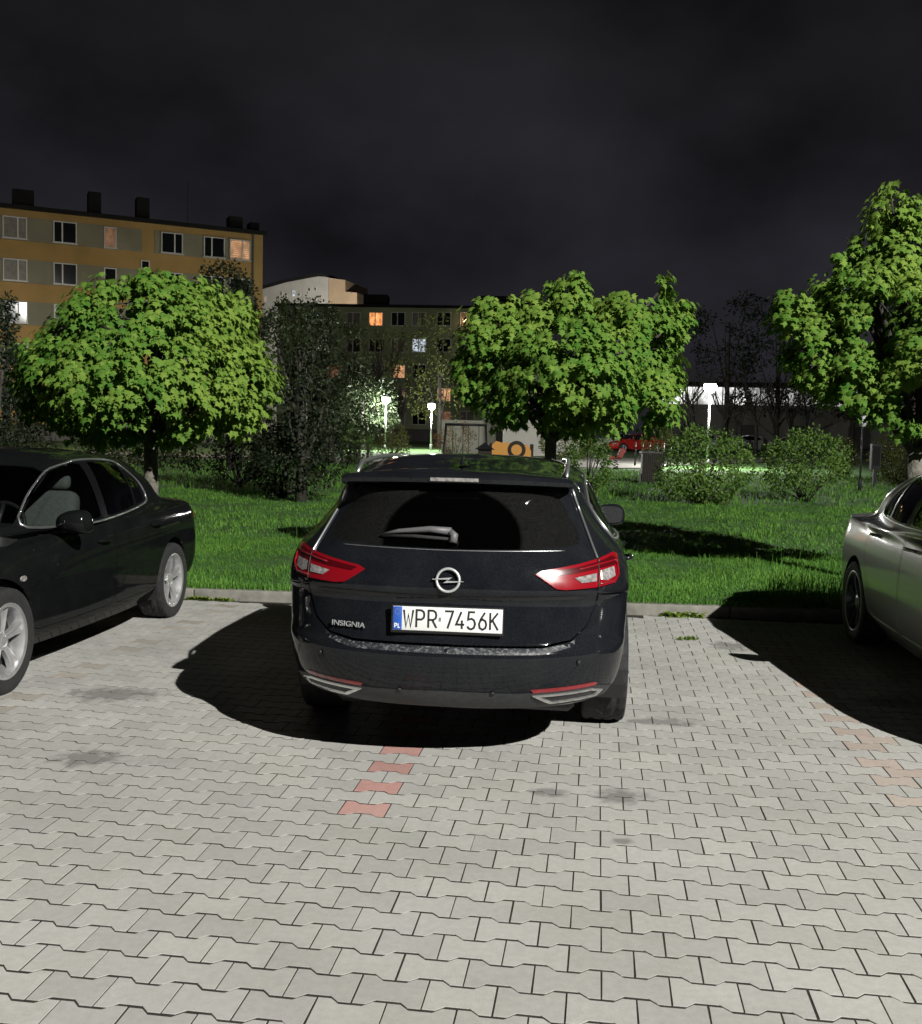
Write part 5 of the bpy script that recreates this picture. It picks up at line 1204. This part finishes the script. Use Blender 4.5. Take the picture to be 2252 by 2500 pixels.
# ---- orange block
zr = 16.6
def on_roof(px, py, z):      # point where the sight line reaches height z
    d = ray(px, py); t = (z-CAM_H)/d[2]; return Vector((d[0]*t, d[1]*t))
pr_ = on_roof(519, 464, zr); pl_ = on_roof(0, 409, zr); dirn = (pl_-pr_).normalized(); P0 = pr_+dirn*46
fo = Facade(P0, pr_, .8); h_o = zr-.8
ob = building('apartment_block', fo, h_o, 11, MATS['render_orange'], 'long orange and olive apartment block with white windows', 'apartment blocks')
cols = [fo.st(x, 450)[0] for x in (5,105,318,402,453)]; wW = 1.55
def rowz(px, py): return fo.st(px, py)[1]
zt = rowz(125, 480); zt2 = rowz(128, 562); fl = zt-zt2
for k in range(5):
    z = zt-fl*k
    if z < .6: break
    # olive panels between the windows of one storey
    for s0, s1 in ((max(.3, cols[0]-26), fo.st(280,470)[0]), (fo.st(305,470)[0], fo.st(496,500)[0])):
        MB().box(((s0+s1)/2,-.02,z+.72),(s1-s0,.04,1.62)).build('facade_panel', MATS['render_olive'], ob)
    for i, s0 in enumerate(cols):
        pane = 'pane_dark'; bl = False
        if k == 0 and i == 0: pane = 'pane_curtain'
        if k == 0 and i == 4: pane = 'pane_lit_warm'; bl = True
        if k == 1 and i == 0: pane = 'pane_curtain'
        window(ob, s0, z, wW, 1.5, pane, .38 if i % 2 else .62, True, bl).location.y = -.045
    sx = fo.st(205, 465)[0]; window(ob, sx, z-.05, .85, 1.5, 'pane_lit_dim' if k == 0 else 'pane_dark', 0).location.y = -.045
    for q in (1, 2, 3): window(ob, cols[0]-q*6.2, z, wW, 1.5, 'pane_dark', .5).location.y = -.045
    if k: window(ob, fo.st(278,515)[0], z+fl*.55, .62, .62, 'pane_dark', 0, False).location.y = -.03
for a, b_, hh in ((25,68,1.2),(176,201,1.6),(272,297,1.6),(456,482,1.0),(497,515,.7)):
    s0, s1 = fo.st(a,400)[0], fo.st(b_,400)[0]; MB().box(((s0+s1)/2,1.0,h_o+.28+hh/2),(s1-s0,1.2,hh)).build('chimney', MATS['roof_felt'], ob)
s0 = fo.st(499,520)[0]; MB().box((s0,-.06,h_o/2),(.12,.12,h_o)).build('drainpipe', MATS['plinth'], ob)
for sx in (fo.st(385,490)[0],): MB().tube([(sx,3,h_o),(sx,3,h_o+4.)], .014, 6).build('aerial_mast', MATS['roof_felt'], ob)

# ---- green block
Dg = 110.
def pt_at(px, D): q = at(px, 900, D); return Vector((q.x, D))
fg = Facade(pt_at(545, Dg), pt_at(1040, Dg-2), zg(Dg)); hg = fg.st(800, 607)[1]
gb = building('apartment_block', fg, hg, 11, MATS['render_green'], 'dim green five storey apartment block with one orange lit window', 'apartment blocks', 1.3)
rows_y = (643, 695, 746, 792, 838)
for r_, py in enumerate(rows_y):
    for i, px in enumerate((560,603,642,684,728,772,813,862,908,952,996)):
        s0, z0 = fg.st(px, py); pane = 'pane_dark'
        if (r_, px) == (0, 728): pane = 'pane_lit_orange'
        elif (r_, px) in ((1, 813),): pane = 'pane_lit_white'
        elif (r_, px) in ((2, 772),(3, 862)): pane = 'pane_lit_warm'
        elif (r_, px) in ((0, 908),(2, 642),(4, 862)): pane = 'pane_lit_dim'
        elif (r_+i) % 3 == 0: pane = 'pane_curtain'
        window(gb, s0, z0, 1.5, 1.45, pane, .45, False)
for px, w_ in ((712,46),(945,70)):
    s0 = fg.st(px,600)[0]; MB().box((s0+w_*.028,2.5,hg+.9),(w_*.055,2,1.3)).build('chimney', MATS['roof_felt'], gb)
# wall lamps below the roof edge
for px, py, r_ in ((969,628,.32),(917,633,.14)):
    s0, z0 = fg.st(px, py); bb = MB(); bb.box((s0,-.3,z0),(r_*2.2,.5,r_*1.2)); bb.build('wall_lamp', MATS['sodium_glow'], gb)
# ---- pale gabled building far behind
fb = Facade(pt_at(516, 150), pt_at(704, 146), 1.4)
bb_ = empty('gabled_building', (fb.P0.x, fb.P0.y, 1.4), fb.ang)
def bz(px, py): return fb.st(px, py)
pts = [bz(516,625),bz(516,571),bz(565,557),bz(628,545),bz(640,546),bz(648,547),bz(648,625)]
MB().prism([(a,c) for a, c in pts[::-1]], 0, 9).build('wall', MATS['render_beige'], bb_)
MB().prism([bz(648.3,625),bz(648.3,547.5),bz(681,552),bz(681,575),bz(704,577),bz(704,625)][::-1], .15, 9).build('side_wall', MATS['render_tan'], bb_)
MB().box((bz(610,800)[0],4.5,bz(610,610)[1]/2-.2),(bz(704,610)[0],8.5,bz(610,622)[1])).build('lower_wall', MATS['render_beige'], bb_)
rf = [bz(516,571),bz(565,557),bz(628,545),bz(648,547)]; MB().prism([(a,c+.45) for a, c in rf]+[(a,c+.02) for a, c in rf[::-1]], -.3, 9.3).build('roof', MATS['roof_felt'], bb_)
for x0, y0, w_, h_, pn in ((577,572,6,13,'pane_lit_white'),(522,585,4,10,'pane_lit_warm'),(552,575,6,9,'pane_curtain'),(588,578,5,6,'pane_dark'),(608,567,5,8,'pane_dark'),(620,566,5,8,'pane_dark'),(620,588,5,8,'pane_curtain'),(605,592,5,8,'pane_dark')):
    a, z1 = bz(x0, y0); c, z0 = bz(x0+w_, y0+h_); window(bb_, a, z0, c-a, z1-z0, pn, 0, False)
tag(bb_, 'pale beige gabled building standing far behind the green block', 'building')
# ---- bright hall behind the car park
fh = Facade(pt_at(1300, 118), pt_at(1960, 112), zg(118))
hb = empty('lit_hall', (fh.P0.x, fh.P0.y, fh.z0), fh.ang); ht = fh.st(1450, 764)[1]; hl_ = fh.st(1450, 799)[1]
MB().box((fh.L/2,7,hl_/2-.5),(fh.L,14,hl_+1)).build('wall', MATS['render_grey'], hb)
MB().box((fh.L/2,7,ht+.3),(fh.L+.6,15,.5)).build('roof', MATS['roof_felt'], hb)
nP = 26
for i in range(nP):
    s0 = fh.L*i/nP; MB().box((s0+fh.L/nP/2,.06,(hl_+ht)/2),(fh.L/nP-.12,.08,ht-hl_-.06)).build('window_panel', MATS['hall_glow' if i < 7 else 'hall_glow_dim'], hb)
    MB().box((s0,.02,(hl_+ht)/2),(.12,.2,ht-hl_)).build('mullion', MATS['render_grey'], hb)
MB().box((fh.L/2,1.4,(hl_+ht)/2),(fh.L-.2,.1,ht-hl_)).build('inner_wall', MATS['render_grey'], hb)
for i in range(5):
    s0 = fh.L*(.1+i*.17); MB().box((s0,-.03,1.3),(2.4,.1,2.6)).build('door', MATS['plinth'], hb)
tag(hb, 'long hall with a glaring strip of lit glazing behind bare trees', 'building')
# garage wall, white, lit
gw = at(1035, 880, 62); wl = MB(); wl.box((0,0,1.1),(4.6,.3,2.4)); o = wl.build('garage_wall', MATS['render_beige'], None); o.location = (gw.x+1.0, 62, zg(62)); tag(o, 'low pale garage wall lit white behind the playground', 'wall')
gw = at(925, 870, 64); wl = MB(); wl.box((0,0,1.0),(3.4,.3,2.1)); o = wl.build('garage_wall', MATS['render_grey'], None); o.location = (gw.x, 64, zg(64)); tag(o, 'low grey shed wall behind the swing frame', 'wall')

# ================================================================== LAMPS, PLAYGROUND, FAR CARS
mat('lamp_post_paint', (.45,.46,.46), .5, metal=.3); mat('toy_orange', (.58,.26,.03), .5); mat('toy_red', (.35,.03,.02), .5); mat('timber_dark', (.022,.017,.012), .8, noise_=(12,.3)); mat('steel_dark', (.016,.016,.018), .6, metal=.2); mat('bin_metal', (.02,.021,.02), .5)
def street_lamp(px, py, D, label, power=None, arm=0, col_=(1,1,.94), glow='lamp_glow', hr=.26, cone=False, lit_=True, thin=1., pm='lamp_post_paint'):
    c = at(px, py, D); z0 = zg(D); root = empty('street_lamp', (c.x, D, z0)); H = c.z-z0
    MB().tube([(0,0,-.1),(0,0,H*.5),(0,0,H-.2)], [.06*thin,.05*thin,.04*thin], 10).build('pole', MATS[pm], root, smooth=True)
    MB().lathe([(.0,.0),(.09*thin,.0),(.09*thin,.35),(.06*thin,.4)], 12).build('base', MATS[pm], root, smooth=True)
    hd_ = MB().lathe([(.05,H-.05),(.08,H),(hr,H+.10),(hr*.95,H+.16),(hr*.5,H+.22),(0,H+.24)], 18).build('lamp_head', MATS['lamp_post_paint'], root, smooth=True)
    MB().lathe([(0,H-.30),(hr*.5,H-.27),(hr*.85,H-.16),(hr*.98,H),(hr*.9,H+.09)], 18).build('lamp_glass', MATS[glow] if lit_ else MATS['window_pvc'], root, smooth=True)
    if power:
        l = bpy.data.lights.new('lamp_light', 'POINT'); l.energy = power; l.color = col_; l.shadow_soft_size = .2; lo_ = bpy.data.objects.new('lamp_light', l); link(lo_, root); lo_.location = (0,0,H-.55)
    return tag(root, label, 'street lamp', 'park path lamps')
street_lamp(1402,762,47,'brightly lit white park lamp in front of the glaring hall', 5500, hr=.30)
street_lamp(762,787,64,'lit park lamp half hidden by the dome shaped dark tree', 4200)
street_lamp(852,800,70,'small lit park lamp beside the swing frame', 2800)
street_lamp(1704,822,29,'unlit slim lamp post with pale cap on the lawn', None, lit_=False, hr=.14, thin=.5, pm='steel_dark')
# sodium lamp added to brighten the orange block, unseen behind the dome maple
sl = at(250, 700, 52); root = empty('street_lamp', (sl.x, 52, zg(52))); Hs = 7.6
MB().tube([(0,0,-.1),(0,0,Hs-.6),(0,.2,Hs-.1),(0,1.2,Hs)], [.09,.07,.05,.045], 10).build('pole', MATS['lamp_post_paint'], root, smooth=True)
MB().box((0,1.5,Hs-.02),(.28,.7,.12)).build('lamp_head', MATS['lamp_post_paint'], root); MB().box((0,1.5,Hs-.10),(.2,.5,.04)).build('lamp_glass', MATS['sodium_glow'], root)
l = bpy.data.lights.new('lamp_light', 'POINT'); l.energy = 1500; l.color = (1.,.72,.44); l.shadow_soft_size = .2; lo_ = bpy.data.objects.new('lamp_light', l); link(lo_, root); lo_.location = (0,1.5,Hs-.3)
tag(root, 'unseen sodium lamp added behind the dome maple to light the orange block', 'street lamp')

# unseen lamp added behind the green block to brighten the pale gabled building
street_lamp(640, 640, 132, 'unseen lamp added behind the green block to light the pale gabled building', 9500, col_=(1.,.95,.86))
# swing
sw = at(920, 838, 40); z0 = zg(40); root = empty('swing', (sw.x, 40, z0)); H = sw.z-z0; wd = 78*40*SC/F_PX/2
for s in (-1, 1):
    for q in (-1, 1): MB().tube([(s*(wd+.1), q*.75, -.05),(s*wd, 0, H)], .05, 8).build('leg', MATS['steel_dark'], root, smooth=True)
MB().tube([(-wd-.05,0,H),(wd+.05,0,H)], .05, 8).build('top_bar', MATS['steel_dark'], root, smooth=True)
for s in (-.4, .4):
    se = MB(); se.box((s*wd,0,.55),(.45,.2,.05)); so = se.build('seat', MATS['rubber'], root)
    for q in (-.2, .2): MB().tube([(s*wd+q,0,.57),(s*wd+q,0,H)], .012, 5).build('chain', MATS['steel_dark'], so)
tag(root, 'dark metal swing frame with two seats beyond the estate car roof', 'swing')
# orange arched play panel
op_ = at(1010, 872, 34); z0 = zg(34); H = op_.z-z0; root = empty('play_arch', (op_.x, 34, z0)); k = 34*SC/F_PX
oV = [(-38*k,-0.02),(-40*k,H*.9),(-30*k,H*1.02),(-18*k,H*.97),(0,H*.985),(18*k,H*.97),(34*k,H*.9),(40*k,H*.70),(42*k,-.02)]
MB().prism(oV[::-1], -.05, .05).build('panel', MATS['toy_orange'], root)
MB().lathe([(.30,-.06),(.24,-.075),(.18,-.06)], 24, 'Y', (10*k,0,H*.78)).build('hole_rim', MATS['timber_dark'], root, smooth=True)
for s in (-1, 1): MB().tube([(s*40*k,.0,-.1),(s*40*k,.0,H*.95)], .06, 8).build('post', MATS['timber_dark'], root, smooth=True)
tag(root, 'orange arched play board peeping over the estate car roof', 'play board')
ph = at(957, 876, 33); z0 = zg(33); H = ph.z-z0; root = empty('play_house', (ph.x, 33, z0))
MB().box((0,0,H*.42),(.42,.42,H*.84)).build('wall', MATS['timber_dark'], root); MB().add([(-.32,-.32,H*.84),(.32,-.32,H*.84),(.32,.32,H*.84),(-.32,.32,H*.84),(0,0,H*1.05)],[(3,2,1,0),(0,1,4),(1,2,4),(2,3,4),(3,0,4)]).build('roof', MATS['steel_dark'], root)
tag(root, 'small dark play house with a pyramid roof beside the orange play panel', 'play house')
# spring rider
sp_ = ground_at(1215, 927); root = empty('spring_rider', sp_); k = sp_.y*SC/F_PX
MB().tube([(.10*math.cos(i*.9),.10*math.sin(i*.9),.02+i*.016) for i in range(26)], .018, 6).build('spring', MATS['steel_dark'], root, smooth=True)
MB().prism([(-.34,.42),(-.30,.60),(-.12,.55),(.05,.58),(.16,.86),(.30,.90),(.40,.78),(.30,.66),(.22,.46)][::-1], -.14, .14).build('body', MATS['toy_red'], root)
MB().tube([(.12,-.25,.72),(.12,.25,.72)], .02, 6).build('handle', MATS['steel_dark'], root); MB().box((-.08,0,.60),(.26,.30,.04)).build('seat', MATS['steel_dark'], root)
tag(root, 'dark red spring rider on the bright sand', 'spring rider')
# litter bin and notice box on the lawn
bn = ground_at(1283, 955); root = empty('litter_bin', bn); k = bn.y*SC/F_PX
for i in range(10): MB().box((-.27+.06*i,-.2,.52),(.045,.025,.86)).build('slat', MATS['timber_dark'], root)
MB().box((0,0,.5),(.54,.36,.84)).build('body', MATS['bin_metal'], root); MB().box((0,0,.97),(.64,.5,.05)).build('lid', MATS['bin_metal'], root)
for s in (-1, 1): MB().box((s*.29,0,.15),(.05,.3,.32)).build('leg', MATS['steel_dark'], root)
tag(root, 'dark slatted litter bin between the two lawn shrubs and estate car', 'litter bin')
nb = ground_at(1725, 962); root = empty('notice_box', nb); 
MB().box((0,0,.45),(.09,.09,1.0)).build('post', MATS['steel_dark'], root); MB().box((0,0,.98),(.30,.16,.80)).build('case', MATS['steel_dark'], root); MB().box((0,-.085,1.0),(.22,.02,.62)).build('panel', MATS['roof_felt'], root); MB().box((0,-.09,.66),(.26,.03,.05)).build('ledge', MATS['steel_dark'], root)
tag(root, 'dark notice box on a post beside the yellow green shrub', 'notice box')
# low timber fence along the path
for i in range(9):
    p0 = at(590+i*17, 900, 40.5); z0 = zg(40.5); root = empty('fence_post', (p0.x, 40.5, z0)); MB().box((0,0,.42),(.10,.10,.95)).build('post', MATS['timber_dark'], root); MB().add([(-.055,-.055,.895),(.055,-.055,.895),(.055,.055,.895),(-.055,.055,.895),(0,0,.95)],[(0,1,4),(1,2,4),(2,3,4),(3,0,4)]).build('cap', MATS['steel_dark'], root)
    tag(root, 'low dark timber post in the row before the lit path', 'post', 'timber posts along the path')
for i in range(7):
    p0 = at(1254+i*14, 900, 47); z0 = zg(47); root = empty('fence_post', (p0.x, 47, z0)); MB().tube([(0,0,-.1),(0,0,1.05)], .035, 8).build('post', MATS['steel_dark'], root, smooth=True); MB().lathe([(.045,1.03),(.05,1.06),(.03,1.1),(0,1.11)], 10).build('cap', MATS['steel_dark'], root, smooth=True)
    tag(root, 'thin metal post in the row beside the bright sand', 'post', 'metal posts round the playground')
# far parked cars: the saloons again in other paints
paint('paint_white', (.62,.62,.60), .03, 0, .35); paint('paint_red', (.45,.02,.015), .03, 0, .35); paint('paint_silverish', (.40,.41,.42), .03, .2, .35); paint('paint_grey', (.12,.125,.13), .03, .2, .35)
def far_car(src, px, D, rz, pm, label):
    c = copy_tree(src); p = at(px, 890, D); c.location = (p.x, D, zg(D)); c.rotation_euler = (0,0,rz)
    def rec(o):
        if o.type == 'MESH' and o.material_slots and o.material_slots[0].material and o.material_slots[0].material.name in ('paint_black','paint_silver'):
            o.material_slots[0].link = 'OBJECT'; o.material_slots[0].material = MATS[pm]
        for ch in o.children: rec(ch)
    rec(c); return tag(c, label, 'car', 'cars in the far car park')
for src, px, D, rz, pm, lb in ((saloon,1268,84,1.9,'paint_white','white car parked beyond the playground beside the red car'),(saloon,1312,80,1.75,'paint_red','red car parked beyond the playground'),(silver,1487,88,1.45,'paint_silverish','pale silver car parked under the glaring hall'),(silver,1528,92,1.6,'paint_white','white car parked behind the pale silver one'),(saloon,1608,90,1.5,'paint_white','white car parked under the hall behind the leafy shrub'),(saloon,1438,91,1.7,'paint_white','white car half hidden behind the loose shrub by the litter bin'),(silver,1690,88,1.6,'paint_grey','grey car parked behind the unlit lamp post')):
    far_car(src, px, D, rz, pm, lb)
